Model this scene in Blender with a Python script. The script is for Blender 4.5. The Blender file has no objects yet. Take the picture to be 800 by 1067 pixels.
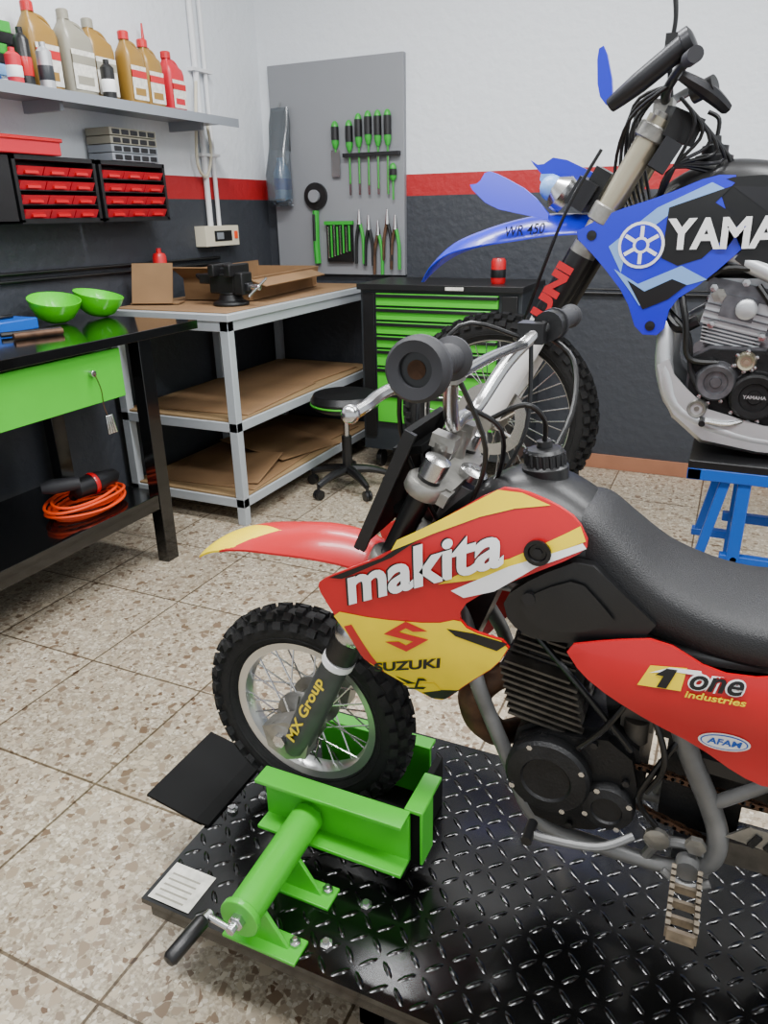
import bpy, bmesh, math, random
from mathutils import Matrix, Vector, Euler
from mathutils.geometry import delaunay_2d_cdt
random.seed(7)
D=math.radians; PI=math.pi
# ---------------- materials ----------------
def lin(h):
    h=h.lstrip('#'); r=[int(h[i:i+2],16)/255 for i in (0,2,4)]
    return tuple((c/12.92 if c<=.04045 else ((c+.055)/1.055)**2.4) for c in r)+(1,)
def M(name,col,rough=.5,metal=0,var=.0,vs=8,bump=0,bs=60,coat=0,emit=0,spec=None,trans=0):
    m=bpy.data.materials.new(name);m.use_nodes=True;nt=m.node_tree;b=nt.nodes['Principled BSDF']
    c=lin(col);b.inputs['Base Color'].default_value=c
    b.inputs['Roughness'].default_value=rough;b.inputs['Metallic'].default_value=metal
    if spec is not None:b.inputs['Specular IOR Level'].default_value=spec
    if coat:b.inputs['Coat Weight'].default_value=coat;b.inputs['Coat Roughness'].default_value=.08
    if emit:b.inputs['Emission Color'].default_value=c;b.inputs['Emission Strength'].default_value=emit
    if trans:b.inputs['Transmission Weight'].default_value=trans
    geo=nt.nodes.new('ShaderNodeNewGeometry')
    n=nt.nodes.new('ShaderNodeTexNoise');n.inputs['Scale'].default_value=vs;n.inputs['Detail'].default_value=5
    nt.links.new(geo.outputs['Position'],n.inputs['Vector'])
    if var:
        r=nt.nodes.new('ShaderNodeValToRGB');e=r.color_ramp.elements
        e[0].position=.3;e[1].position=.7
        e[0].color=tuple(x*(1-var) for x in c[:3])+(1,);e[1].color=tuple(min(1,x*(1+var*.6)) for x in c[:3])+(1,)
        nt.links.new(n.outputs[0],r.inputs[0]);nt.links.new(r.outputs[0],b.inputs['Base Color'])
    if bump:
        n2=nt.nodes.new('ShaderNodeTexNoise');n2.inputs['Scale'].default_value=bs;n2.inputs['Detail'].default_value=3
        nt.links.new(geo.outputs['Position'],n2.inputs['Vector'])
        bp=nt.nodes.new('ShaderNodeBump');bp.inputs['Strength'].default_value=bump;bp.inputs['Distance'].default_value=.01
        nt.links.new(n2.outputs[0],bp.inputs['Height']);nt.links.new(bp.outputs[0],b.inputs['Normal'])
    return m
RED=M('red_plastic','#c00414',.34,coat=.25,var=.08,vs=5)
YEL=M('yellow_plastic','#f2d400',.38,coat=.2,var=.05,vs=20)
WHT=M('white_vinyl','#f2f2f2',.35)
BLK=M('black_plastic','#131314',.38,var=.2,vs=20,bump=.05,bs=300)
BLKD=M('black_decal','#0a0a0b',.35)
SEATM=M('seat_vinyl','#161618',.5,bump=.25,bs=500,var=.15)
TYRE=M('tyre_rubber','#151515',.8,var=.4,vs=30,bump=.2,bs=150)
RUB=M('grip_rubber','#2a2a2e',.6)
ALU=M('cast_aluminium','#96948e',.4,.75,var=.3,vs=25,bump=.1,bs=120)
CHR=M('bright_steel','#c4c4c4',.25,1)
RIM=M('rim_aluminium','#d0d0ce',.28,.85,var=.1)
FRM=M('grey_frame_paint','#757574',.45,.35,var=.3,vs=15)
GRD=M('fork_guard_grey','#444746',.5,.1,var=.25,vs=20)
ENG=M('engine_black','#171718',.5,.3,var=.4,vs=30,bump=.15,bs=200)
FIN=M('fin_grey','#55514b',.5,.5,var=.35,vs=40)
RUST=M('rusty_pipe','#5c4230',.6,.5,var=.5,vs=30)
GRN=M('clamp_green','#46be2a',.38,var=.05,coat=.2)
PLT=M('plate_black','#040404',.2,.0,coat=.35,bump=.03,bs=20)
PLM=M('plate_matt_black','#040404',.7,spec=.2)
BLU=M('blue_plastic','#0616cc',.3,coat=.4)
BLU2=M('stand_blue','#0d58bc',.35)
LBLU=M('pale_blue','#7ea8e0',.4)
GOLD=M('fork_silver','#bdb49c',.3,.8,var=.1)
SLV=M('skid_silver','#c8cacc',.38,.6,var=.1)
CASE=M('case_grey','#6c6c70',.4,.75,var=.35,vs=30)
TBLK=M('table_black','#090909',.12,coat=.5)
CHB=M('chest_charcoal','#2b2f33',.4)
STEEL=M('bench_grey','#adb3b8',.45,.1,var=.05)
CARD=M('cardboard','#876847',.85,var=.2,vs=4)
MDF=M('mdf_board','#8f7450',.8,var=.2,vs=3)
PEG=M('pegboard_grey','#808286',.5,var=.04,vs=2)
ALE=M('shelf_aluminium','#8f949b',.4,.3)
LIME=M('lime_plastic','#4fd512',.3,coat=.3)
CREAM=M('cream_plastic','#d0c9b2',.5)
PIPE=M('painted_pipe','#d9dadb',.5)
ORG=M('orange_cable','#f04a12',.45)
GLDB=M('gold_bottle','#93702f',.35)
GRYB=M('grey_bottle','#8f8b7c',.35)
REDB=M('red_bin','#c41a2e',.4)
LABEL=M('paper_label','#dcd9ce',.6,var=.25,vs=60)
DGRN=M('tool_green','#2b9c30',.4)
BOLT=M('bolt_dark','#38383a',.4,.8)
TERRA=M('terracotta','#a06c50',.6,var=.1)
SKY=M('clear_plastic','#7fb0dc',.15)
# ---------------- mesh builder ----------------
class MB:
    def __init__(s):s.v=[];s.f=[];s.m=[];s.mats=[]
    def add(s,vs,fs,mat):
        if mat not in s.mats:s.mats.append(mat)
        i=s.mats.index(mat);o=len(s.v);s.v+=[tuple(v) for v in vs]
        for f in fs:s.f.append(tuple(o+k for k in f));s.m.append(i)
    def box(s,c,d,mat,rot=None):
        R=Matrix.Identity(3)
        if rot is not None:R=rot if isinstance(rot,Matrix) else Euler([D(a) for a in rot]).to_matrix()
        c=Vector(c);vs=[c+R@Vector((x*d[0]/2,y*d[1]/2,z*d[2]/2)) for x in(-1,1) for y in(-1,1) for z in(-1,1)]
        s.add(vs,[(0,1,3,2),(4,6,7,5),(0,4,5,1),(2,3,7,6),(0,2,6,4),(1,5,7,3)],mat)
    def bb(s,a,b,mat):
        s.box([(a[i]+b[i])/2 for i in range(3)],[abs(b[i]-a[i]) for i in range(3)],mat)
    def lathe(s,prof,o,ax,mat,seg=24):
        q=Vector(ax).normalized().to_track_quat('Z','Y');o=Vector(o);vs=[];fs=[];n=len(prof)
        for k in range(seg):
            a=2*PI*k/seg
            for r,h in prof:vs.append(o+q@Vector((r*math.cos(a),r*math.sin(a),h)))
        for k in range(seg):
            k2=(k+1)%seg
            for j in range(n-1):fs.append((k*n+j,k2*n+j,k2*n+j+1,k*n+j+1))
        if prof[0][0]>1e-6:fs.append(tuple(k*n for k in range(seg))[::-1])
        if prof[-1][0]>1e-6:fs.append(tuple(k*n+n-1 for k in range(seg)))
        s.add(vs,fs,mat)
    def ring(s,prof,o,ax,mat,seg=32):
        q=Vector(ax).normalized().to_track_quat('Z','Y');o=Vector(o);vs=[];fs=[];n=len(prof)
        for k in range(seg):
            a=2*PI*k/seg
            for r,h in prof:vs.append(o+q@Vector((r*math.cos(a),r*math.sin(a),h)))
        for k in range(seg):
            k2=(k+1)%seg
            for j in range(n):j2=(j+1)%n;fs.append((k*n+j,k2*n+j,k2*n+j2,k*n+j2))
        s.add(vs,fs,mat)
    def cyl(s,a,b,r,mat,r2=None,seg=16):
        a=Vector(a);b=Vector(b);L=(b-a).length;r2=r if r2 is None else r2
        s.lathe([(r,0),(r2,L)],a,b-a,mat,seg)
    def ball(s,c,r,mat,seg=12):
        s.lathe([(r*math.sin(PI*i/8),-r*math.cos(PI*i/8)) for i in range(9)],c,(0,0,1),mat,seg)
    def tube(s,pts,r,mat,seg=8,cyc=False,sub=5):
        P=[Vector(p) for p in pts];rr=r if isinstance(r,(list,tuple)) else [r]*len(P)
        if sub>1 and len(P)>2:P,rr=cat(P,rr,sub,cyc)
        n=len(P);rings=[];up=None
        for i in range(n):
            t=(P[(i+1)%n]-P[i-1]) if cyc else (P[min(i+1,n-1)]-P[max(i-1,0)])
            t.normalize()
            if up is None:up=t.orthogonal().normalized()
            up=(up-t*up.dot(t)).normalized();w=t.cross(up)
            rings.append([P[i]+(up*math.cos(2*PI*k/seg)+w*math.sin(2*PI*k/seg))*rr[i] for k in range(seg)])
        if cyc:rings.append(rings[0])
        s.loft(rings,mat,cap=not cyc)
    def loft(s,rings,mat,cap=True,matfn=None):
        n=len(rings[0]);vs=[p for r in rings for p in r]
        fs=[]
        for i in range(len(rings)-1):
            for k in range(n):
                k2=(k+1)%n;fs.append((i*n+k,i*n+k2,(i+1)*n+k2,(i+1)*n+k))
        if cap:fs.append(tuple(range(n))[::-1]);fs.append(tuple((len(rings)-1)*n+k for k in range(n)))
        if matfn:
            g={}
            for f in fs:
                c=sum((Vector(vs[k]) for k in f),Vector())/len(f);g.setdefault(matfn(c),[]).append(f)
            for mt,ff in g.items():s.add(vs,ff,mt)
        else:s.add(vs,fs,mat)
    def prism(s,pts,y0,y1,mat):
        n=len(pts)
        s.add([(x,y0,z) for x,z in pts]+[(x,y1,z) for x,z in pts],[tuple(range(n)),tuple(range(n,2*n))[::-1]]+[(i,n+i,n+(i+1)%n,(i+1)%n) for i in range(n)],mat)
    def panel(s,pts,surf,th,mat,g=.02,rnd=1,off=0):
        for _ in range(rnd):
            q=[]
            for i in range(len(pts)):
                a=Vector(pts[i]);b=Vector(pts[(i+1)%len(pts)]);q+=[a.lerp(b,.22),a.lerp(b,.78)]
            pts=q
        pts=[Vector(p) for p in pts];b=[]
        for i in range(len(pts)):
            a=pts[i];c=pts[(i+1)%len(pts)];k=max(1,int((c-a).length/g))
            b+=[a.lerp(c,j/k) for j in range(k)]
        n=len(b);ins=[]
        x0=min(p.x for p in b);x1=max(p.x for p in b);z0=min(p.y for p in b);z1=max(p.y for p in b)
        def inside(x,z):
            c=False
            for i in range(n):
                p=b[i];q=b[i-1]
                if (p.y>z)!=(q.y>z) and x<(q.x-p.x)*(z-p.y)/(q.y-p.y)+p.x:c=not c
            return c
        x=x0+g/2
        while x<x1:
            z=z0+g/2
            while z<z1:
                if inside(x,z) and min((Vector((x,z))-p).length for p in b)>g*.45:ins.append(Vector((x,z)))
                z+=g
            x+=g
        r=delaunay_2d_cdt(b+ins,[(i,(i+1)%n) for i in range(n)],[list(range(n))],1,1e-6)
        V=r[0];F=r[2];cnt={}
        fs=[]
        for f in F:
            a,bb_,c=[V[k] for k in f[:3]]
            f=list(f)
            if (bb_-a).cross(c-a)<0:f=f[::-1]
            fs.append(tuple(f))
            for i in range(len(f)):cnt[(f[i],f[(i+1)%len(f)])]=1
        vs=[(p.x,surf(p.x,p.y)-off,p.y) for p in V];N=len(vs);al=list(fs)
        if th:
            vs+=[(p[0],p[1]+th,p[2]) for p in vs]
            al+=[tuple(k+N for k in f[::-1]) for f in fs]
            for (a,c) in cnt:
                if (c,a) not in cnt:al.append((a,a+N,c+N,c))
        s.add(vs,al,mat)
    def text(s,body,x,z,W,H,surf,mat,ang=0,shear=0,bold=.01,off=.002):
        cu=bpy.data.curves.new('tmp','FONT');cu.body=body;cu.size=1;cu.shear=shear;cu.offset=bold;cu.resolution_u=4
        ob=bpy.data.objects.new('tmp',cu);bpy.context.collection.objects.link(ob);bpy.context.view_layer.update()
        me=bpy.data.meshes.new_from_object(ob.evaluated_get(bpy.context.evaluated_depsgraph_get()))
        bm=bmesh.new();bm.from_mesh(me)
        for _ in range(3):
            es=[e for e in bm.edges if e.calc_length()>.16]
            if not es:break
            bmesh.ops.subdivide_edges(bm,edges=es,cuts=1);bmesh.ops.triangulate(bm,faces=bm.faces[:])
        xs=[v.co.x for v in bm.verts];ys=[v.co.y for v in bm.verts];x0,x1,y0,y1=min(xs),max(xs),min(ys),max(ys)
        ca,sa=math.cos(D(ang)),math.sin(D(ang));vs=[]
        bm.verts.ensure_lookup_table()
        for v in bm.verts:
            u=(v.co.x-x0)/(x1-x0)*W;w=(v.co.y-y0)/(y1-y0)*H
            X=x+u*ca-w*sa;Z=z+u*sa+w*ca;vs.append((X,surf(X,Z)-off,Z))
        s.add(vs,[tuple(v.index for v in f.verts) for f in bm.faces],mat)
        bm.free();bpy.data.objects.remove(ob);bpy.data.curves.remove(cu);bpy.data.meshes.remove(me)
    def build(s,name,par=None,bev=0):
        me=bpy.data.meshes.new(name);me.from_pydata(s.v,[],s.f);me.update()
        for m in s.mats:me.materials.append(m)
        me.polygons.foreach_set('material_index',s.m);me.validate()
        me.polygons.foreach_set('use_smooth',[True]*len(me.polygons))
        me.set_sharp_from_angle(angle=D(38))
        ob=bpy.data.objects.new(name,me);bpy.context.collection.objects.link(ob)
        if bev:
            b=ob.modifiers.new('bevel','BEVEL');b.width=bev;b.segments=2;b.limit_method='ANGLE';b.angle_limit=D(50)
        if par:ob.parent=par
        return ob
def cat(P,rr,sub,cyc=False):
    n=len(P);o=[];r=[]
    rng=n if cyc else n-1
    for i in range(rng):
        if cyc:a,b,c,d=P[i-1],P[i],P[(i+1)%n],P[(i+2)%n]
        else:a,b,c,d=P[max(i-1,0)],P[i],P[i+1],P[min(i+2,n-1)]
        for k in range(sub):
            t=k/sub;o.append(.5*((2*b)+(c-a)*t+(2*a-5*b+4*c-d)*t*t+(3*b-a-3*c+d)*t**3));r.append(rr[i]+(rr[(i+1)%n]-rr[i])*t)
    if not cyc:o.append(P[-1]);r.append(rr[-1])
    return o,r
def empty(name):
    e=bpy.data.objects.new(name,None);bpy.context.collection.objects.link(e);return e
def body(mb,st,yc,mat,seg=24,ex=.7,sub=5):
    S=[Vector(a[:4]) for a in st];S,_=cat(S,[0]*len(S),sub);rings=[]
    for x,zt,zb,w in S:
        m=(zt+zb)/2;h=(zt-zb)/2;R=[]
        for k in range(seg):
            a=2*PI*k/seg;c,s_=math.cos(a),math.sin(a)
            R.append((x,yc+w*math.copysign(abs(c)**ex,c),m+h*math.copysign(abs(s_)**ex,s_)))
        rings.append(R)
    mb.loft(rings,mat)
def sheet(mb,st,yc,mat,th=.004,n=14,matfn=None,sub=6):
    S=[Vector(a) for a in st];S,_=cat(S,[0]*len(S),sub);rings=[]
    for x,z,w,dr in S:
        top=[(x,yc+w*t,z-dr*abs(t)**2.2) for t in [(-1+2*i/n) for i in range(n+1)]]
        rings.append(top+[(p[0],p[1],p[2]-th) for p in top[::-1]])
    mb.loft(rings,mat,matfn=matfn)
def wheel(mb,c,R,w,rr,nsp,nk,hubr,kh=.011,ks=.017):
    c=Vector(c);rt=w/2;Rm=R-rt-kh*.7
    prof=[(Rm+rt*math.cos(a),rt*math.sin(a)) for a in [2*PI*i/16 for i in range(16)]]
    mb.ring(prof,c,(0,1,0),TYRE,64)
    for sd_ in(-1,1):
        for rr_,o_ in((Rm-rt*.35,.93),(Rm-rt*.75,.7)):mb.ring([(rr_-.002,sd_*rt*(o_-.02)),(rr_,sd_*rt*(o_+.05)),(rr_+.002,sd_*rt*(o_-.0))],c,(0,1,0),TYRE,64)
    for i in range(nk):
        for row,(ph) in enumerate((-64,-38,-13,13,38,64)):
            a=2*PI*(i+(.5 if row in(0,2,3,5) else 0))/nk;p=D(ph)
            rad=Vector((math.cos(a),0,math.sin(a)));n=rad*math.cos(p)+Vector((0,1,0))*math.sin(p)
            tz=Vector((-math.sin(a),0,math.cos(a)));u=n.cross(tz)
            Mx=Matrix((tz,u,n)).transposed()
            mb.box(c+rad*Rm+n*(rt+kh*.35),(ks,ks*.85,kh),TYRE,Mx)
    mb.ring([(rr-.012,-rt*.55),(rr+.004,-rt*.62),(rr+.006,-rt*.5),(rr-.006,-rt*.3),(rr-.010,0),(rr-.006,rt*.3),(rr+.006,rt*.5),(rr+.004,rt*.62),(rr-.012,rt*.55),(rr-.018,0)],c,(0,1,0),RIM,64)
    hw=.035
    mb.lathe([(.012,-hw-.02),(hubr*.55,-hw-.015),(hubr,-hw),(hubr,-hw+.008),(hubr*.6,-hw+.016),(hubr*.6,hw-.016),(hubr,hw-.008),(hubr,hw),(.012,hw+.01)],c,(0,1,0),ALU,28)
    for k in range(8):a=2*PI*k/8;mb.cyl(c+Vector((math.cos(a)*hubr*.4,-hw-.02,math.sin(a)*hubr*.4)),c+Vector((math.cos(a)*hubr*.95,-hw-.004,math.sin(a)*hubr*.95)),.0035,ALU,seg=6)
    for i in range(nsp):
        s=1 if i%2 else -1;a=2*PI*i/nsp;b=a+(.35 if (i//2)%2 else -.35)
        mb.cyl(c+Vector((math.cos(b)*hubr*.92,s*hw*.85,math.sin(b)*hubr*.92)),c+Vector((math.cos(a)*(rr-.012),s*.004,math.sin(a)*(rr-.012))),.0019,CHR,seg=5)
# ---------------- room ----------------
def node_floor():
    m=bpy.data.materials.new('terrazzo_tiles');m.use_nodes=True;nt=m.node_tree;b=nt.nodes['Principled BSDF'];N=nt.nodes.new;Lk=nt.links.new
    g=N('ShaderNodeNewGeometry');mp=N('ShaderNodeMapping');mp.inputs['Location'].default_value=(1.825+9,-1.55+9,0);Lk(g.outputs['Position'],mp.inputs[0])
    br=N('ShaderNodeTexBrick');br.offset=0;br.inputs['Scale'].default_value=1;br.inputs['Brick Width'].default_value=.45;br.inputs['Row Height'].default_value=.45
    br.inputs['Mortar Size'].default_value=.0042;br.inputs['Mortar Smooth'].default_value=.3
    br.inputs['Color1'].default_value=(1,1,1,1);br.inputs['Color2'].default_value=(.84,.83,.82,1);br.inputs['Mortar'].default_value=(.25,.21,.17,1);Lk(mp.outputs[0],br.inputs[0])
    def chips(sc,lo,hi,colr,base,dist=.5):
        nz=N('ShaderNodeTexNoise');nz.inputs['Scale'].default_value=sc*1.5;Lk(g.outputs['Position'],nz.inputs['Vector'])
        mx=N('ShaderNodeMixRGB');mx.inputs[0].default_value=.02*30/sc*dist;Lk(g.outputs['Position'],mx.inputs[1]);Lk(nz.outputs['Color'],mx.inputs[2])
        v=N('ShaderNodeTexVoronoi');v.inputs['Scale'].default_value=sc;Lk(mx.outputs[0],v.inputs['Vector'])
        v2=N('ShaderNodeTexVoronoi');v2.feature='DISTANCE_TO_EDGE';v2.inputs['Scale'].default_value=sc;Lk(mx.outputs[0],v2.inputs['Vector'])
        sp=N('ShaderNodeSeparateColor');Lk(v.outputs['Color'],sp.inputs[0])
        a=N('ShaderNodeMath');a.operation='GREATER_THAN';a.inputs[1].default_value=lo;Lk(sp.outputs[0],a.inputs[0])
        e=N('ShaderNodeMath');e.operation='GREATER_THAN';e.inputs[1].default_value=hi;Lk(v2.outputs['Distance'],e.inputs[0])
        mu=N('ShaderNodeMath');mu.operation='MULTIPLY';Lk(a.outputs[0],mu.inputs[0]);Lk(e.outputs[0],mu.inputs[1])
        rp=N('ShaderNodeValToRGB');rp.color_ramp.elements[0].color=lin(colr[0]);rp.color_ramp.elements[1].color=lin(colr[1]);Lk(sp.outputs[1],rp.inputs[0])
        o=N('ShaderNodeMixRGB');Lk(mu.outputs[0],o.inputs[0]);Lk(base,o.inputs[1]);Lk(rp.outputs[0],o.inputs[2]);return o.outputs[0]
    nz=N('ShaderNodeTexNoise');nz.inputs['Scale'].default_value=120;Lk(g.outputs['Position'],nz.inputs['Vector'])
    r=N('ShaderNodeValToRGB');r.color_ramp.elements[0].position=.35;r.color_ramp.elements[1].position=.65
    r.color_ramp.elements[0].color=lin('#8f8370');r.color_ramp.elements[1].color=lin('#b9ad97');Lk(nz.outputs[0],r.inputs[0])
    c=chips(110,.5,.06,('#76644f','#d2cab8'),r.outputs[0])
    c=chips(62,.58,.08,('#644d3a','#cfc4ae'),c)
    c=chips(38,.72,.10,('#6f5a47','#c0b29a'),c)
    mx=N('ShaderNodeMixRGB');mx.blend_type='MULTIPLY';mx.inputs[0].default_value=1;Lk(c,mx.inputs[1]);Lk(br.outputs['Color'],mx.inputs[2])
    Lk(mx.outputs[0],b.inputs['Base Color']);b.inputs['Roughness'].default_value=.3
    return m
def node_wall():
    m=bpy.data.materials.new('painted_wall');m.use_nodes=True;nt=m.node_tree;b=nt.nodes['Principled BSDF'];N=nt.nodes.new;Lk=nt.links.new
    g=N('ShaderNodeNewGeometry');s=N('ShaderNodeSeparateXYZ');Lk(g.outputs['Position'],s.inputs[0])
    mr=N('ShaderNodeMath');mr.operation='DIVIDE';mr.inputs[1].default_value=3.2;Lk(s.outputs[2],mr.inputs[0])
    r=N('ShaderNodeValToRGB');r.color_ramp.interpolation='CONSTANT';e=r.color_ramp.elements
    e[0].color=lin('#33363c');e[1].position=1.482/3.2;e[1].color=lin('#a81a20')
    x=e.new(1.6/3.2);x.color=lin('#dadee2');Lk(mr.outputs[0],r.inputs[0]);Lk(r.outputs[0],b.inputs['Base Color'])
    n=N('ShaderNodeTexNoise');n.inputs['Scale'].default_value=22;n.inputs['Detail'].default_value=6;Lk(g.outputs['Position'],n.inputs['Vector'])
    bp=N('ShaderNodeBump');bp.inputs['Strength'].default_value=.4;bp.inputs['Distance'].default_value=.015;Lk(n.outputs[0],bp.inputs['Height']);Lk(bp.outputs[0],b.inputs['Normal'])
    b.inputs['Roughness'].default_value=.55
    return m
WALL=node_wall();LX=-2.74;BY=4.27;CZ=3.2
def simple(name,a,b,mat,bev=0):
    q=MB();q.bb(a,b,mat);return q.build(name,bev=bev)
simple('floor',(LX-.2,-2.6,-.1),(3.2,BY+.2,0),node_floor())
simple('wall_left',(LX-.15,-2.6,0),(LX,BY+.15,CZ),WALL)
simple('wall_back',(LX,BY,0),(3.2,BY+.15,CZ),WALL)
simple('ceiling',(LX-.2,-2.6,CZ),(3.2,BY+.2,CZ+.1),M('ceiling_white','#dcdcda',.8))
simple('baseboard_back',(-.94,BY-.015,0),(3.2,BY,.08),TERRA)
# ---------------- furniture ----------------
q=MB();x0,x1,y0,y1=-2.70,-2.01,2.74,4.22;L=.045;BT=1.0
for x in(x0,x1-L):
    for y in(y0,(y0+y1)/2+.05,y1-L):
        if y==(y0+y1)/2+.05 and x==x1-L:continue
        q.bb((x,y,0),(x+L,y+L,BT-.03),STEEL)
for z in(.135,.51,BT-.03):
    q.bb((x0,y0,z-.045),(x1,y0+.03,z),STEEL);q.bb((x0,y1-.03,z-.045),(x1,y1,z),STEEL)
    q.bb((x0,y0,z-.045),(x0+.03,y1,z),STEEL);q.bb((x1-.03,y0,z-.045),(x1,y1,z),STEEL)
    if z<.9:q.bb((x0+.01,y0+.01,z),(x1-.01,y1-.01,z+.012),MDF);q.box(((x0+x1)/2+.02,3.2,z+.016),(.58,.75,.006),CARD,(0,0,4));q.box(((x0+x1)/2,3.8,z+.017),(.55,.6,.006),CARD,(0,0,-4))
q.box((-2.33,3.05,.165),(.5,.42,.006),CARD,(4,-3,14));q.box((-2.3,3.55,.175),(.5,.5,.005),CARD,(-3,4,-12))
q.bb((x0-.005,y0-.01,BT-.03),(x1+.01,y1+.01,BT),STEEL)
q.bb((x0+.02,y0+.03,BT),(x1-.02,y1-.02,BT+.006),CARD)
q.build('steel_workbench',bev=.003)
TZ=.995
q=MB()
q.bb((-2.72,.7,TZ-.035),(-2.06,2.60,TZ),TBLK)
for x in(-2.70,-2.15):
    for y in(.8,2.27):q.bb((x,y,0),(x+.055,y+.07,TZ-.035),TBLK)
q.bb((-2.70,.8,.28),(-2.10,2.34,.30),TBLK);q.bb((-2.12,.8,.25),(-2.10,2.34,.315),TBLK)
q.bb((-2.65,1.2,.77),(-2.12,2.12,.935),CHB)
q.bb((-2.11,1.15,.765),(-2.09,2.16,.948),GRN)
q.cyl((-2.09,2.0,.88),(-2.07,2.0,.88),.012,CHR)
q.tube([(-2.07,2.0,.88),(-2.06,2.01,.82),(-2.07,2.02,.76),(-2.07,2.03,.72)],.002,RUST)
for k in range(4):q.cyl((-2.065,2.02+.008*k,.72),(-2.062,2.018+.012*k,.65),.006,CHR,seg=6)
q.build('black_workshop_table',bev=.003)
def bowl(c,tilt,name):
    q=MB();ax=Euler((D(tilt[0]),D(tilt[1]),0)).to_matrix()@Vector((0,0,1))
    q.lathe([(.0,0),(.045,0),(.075,.02),(.098,.06),(.106,.09),(.102,.09),(.094,.06),(.07,.024),(.0,.006)],c,ax,LIME,32);q.build(name)
bowl((-2.585,2.335,TZ+.011),(4,12),'green_bowl');bowl((-2.56,2.545,TZ+.011),(-4,12),'green_bowl.001')
q=MB();q.bb((-2.68,1.98,TZ),(-2.52,2.19,TZ+.045),BLU2);q.bb((-2.61,2.05,TZ+.045),(-2.59,2.14,TZ+.06),BLK);q.build('blue_tool_case',bev=.006)
q=MB();q.tube([(-2.45,1.95,TZ+.012),(-2.40,2.05,TZ+.012),(-2.36,2.15,TZ+.012)],.010,BLK);q.cyl((-2.36,1.93,TZ+.013),(-2.30,2.10,TZ+.013),.012,RUST);q.build('hand_tool')
q=MB()
for k in range(7):
    r=.12+.014*(k%3);q.tube([(-2.29+r*.75*math.cos(a+k),2.06+r*1.25*math.sin(a+k),.309+.009*k+.006*math.sin(2*a+k)) for a in [2*PI*i/9 for i in range(9)]],.006,ORG,cyc=True)
q.build('orange_extension_cable')
q=MB();q.lathe([(.02,0),(.038,.01),(.042,.12),(.034,.15),(.03,.2),(.012,.22)],(-2.26,1.98,.41),(.1,1,.02),BOLT);q.cyl((-2.26,2.0,.41),(-2.30,2.01,.37),.02,BLK);q.ring([(.043,.08),(.046,.09),(.043,.10)],(-2.26,1.98,.41),(.1,1,.02),RED,20);q.lathe([(.025,0),(.03,.1),(.02,.14)],(-2.24,2.0,.44),(-.5,-.6,0),RUB);q.build('electric_drill')
# tool chest
q=MB();x0,x1,y0,y1,zt=-1.87,-.97,3.76,4.22,1.048
q.bb((x0,y0+.02,.12),(x1,y1,zt-.03),CHB);q.bb((x0-.01,y0-.01,zt-.03),(x1+.01,y1,zt),BLK)
zs=[1.0,.925,.85,.775,.70,.60,.46,.28]
for a,b in zip(zs,zs[1:]):
    q.bb((x0+.10,y0,b+.012),(x1-.12,y0+.03,a),GRN);q.bb((x0+.10,y0-.012,a-.02),(x1-.12,y0+.02,a-.004),BOLT)
q.bb((x0+.015,y0+.01,.2),(x0+.085,y0+.03,1.0),BLK);q.bb((x1-.10,y0-.0,.2),(x1-.02,y0+.03,1.0),BLK)
q.bb((x0+.5,y0-.014,zt-.025),(x0+.6,y0-.01,zt-.008),LABEL)
for x in(x0+.08,x1-.08):
    for y in(y0+.08,y1-.08):q.lathe([(.01,-.018),(.05,-.015),(.05,.015),(.01,.018)],(x,y,.05),(1,0,0),BLK,16);q.cyl((x,y,.05),(x,y,.13),.012,BOLT)
q.build('green_tool_chest',bev=.004)
q=MB();q.lathe([(0,0),(.034,0),(.038,.01),(.038,.11),(.030,.125),(0,.125)],(-1.14,3.92,zt),(0,0,1),RED,20);q.lathe([(.0382,.03),(.0385,.031),(.0385,.07),(.0382,.071)],(-1.14,3.92,zt),(0,0,1),BLK,20);q.build('soda_can')
# stool
q=MB();cx,cy=-1.79,3.40
q.lathe([(0,.445),(.14,.445),(.178,.465),(.183,.50),(.165,.53),(0,.535)],(cx,cy,0),(0,0,1),BLK,32);q.lathe([(.184,.478),(.185,.482),(.184,.486)],(cx,cy,0),(0,0,1),GRN,32)
q.cyl((cx,cy,.09),(cx,cy,.30),.027,BLK);q.cyl((cx,cy,.28),(cx,cy,.45),.016,CHR)
for k in range(5):
    a=2*PI*k/5+.63;e=Vector((cx+.22*math.cos(a),cy+.22*math.sin(a),.075));q.tube([(cx,cy,.115),(cx+.12*math.cos(a),cy+.12*math.sin(a),.105),e],[.03,.022,.015],BLK)
    q.lathe([(.008,-.02),(.027,-.018),(.027,-.004),(.015,0),(.027,.004),(.027,.018),(.008,.02)],(e.x,e.y,.027),(math.sin(a),-math.cos(a),0),BLK,16)
    q.cyl(e,(e.x,e.y,.04),.008,BOLT)
q.build('rolling_stool')
# vise
q=MB();vx,vy,vz=-2.18,3.02,BT+.006
q.lathe([(.085,0),(.085,.015),(.06,.025),(.05,.05),(.055,.06)],(vx,vy,vz),(0,0,1),ENG,20)
q.box((vx-.02,vy,vz+.10),(.14,.075,.09),ENG);q.box((vx-.02,vy,vz+.155),(.12,.06,.03),BOLT)
q.box((vx-.045,vy,vz+.16),(.035,.16,.055),ENG);q.box((vx+.045,vy,vz+.16),(.035,.16,.055),ENG);q.box((vx+.075,vy,vz+.10),(.05,.085,.10),ENG)
q.box((vx+.01,vy,vz+.085),(.22,.045,.04),BOLT)
q.cyl((vx+.09,vy,vz+.085),(vx+.17,vy,vz+.085),.014,CHR);q.cyl((vx+.155,vy-.08,vz+.05),(vx+.155,vy+.08,vz+.12),.006,CHR)
q.box((vx-.10,vy,vz+.12),(.10,.07,.045),ENG);q.cyl((vx-.15,vy,vz+.12),(vx-.19,vy,vz+.135),.022,ENG,.008)
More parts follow.
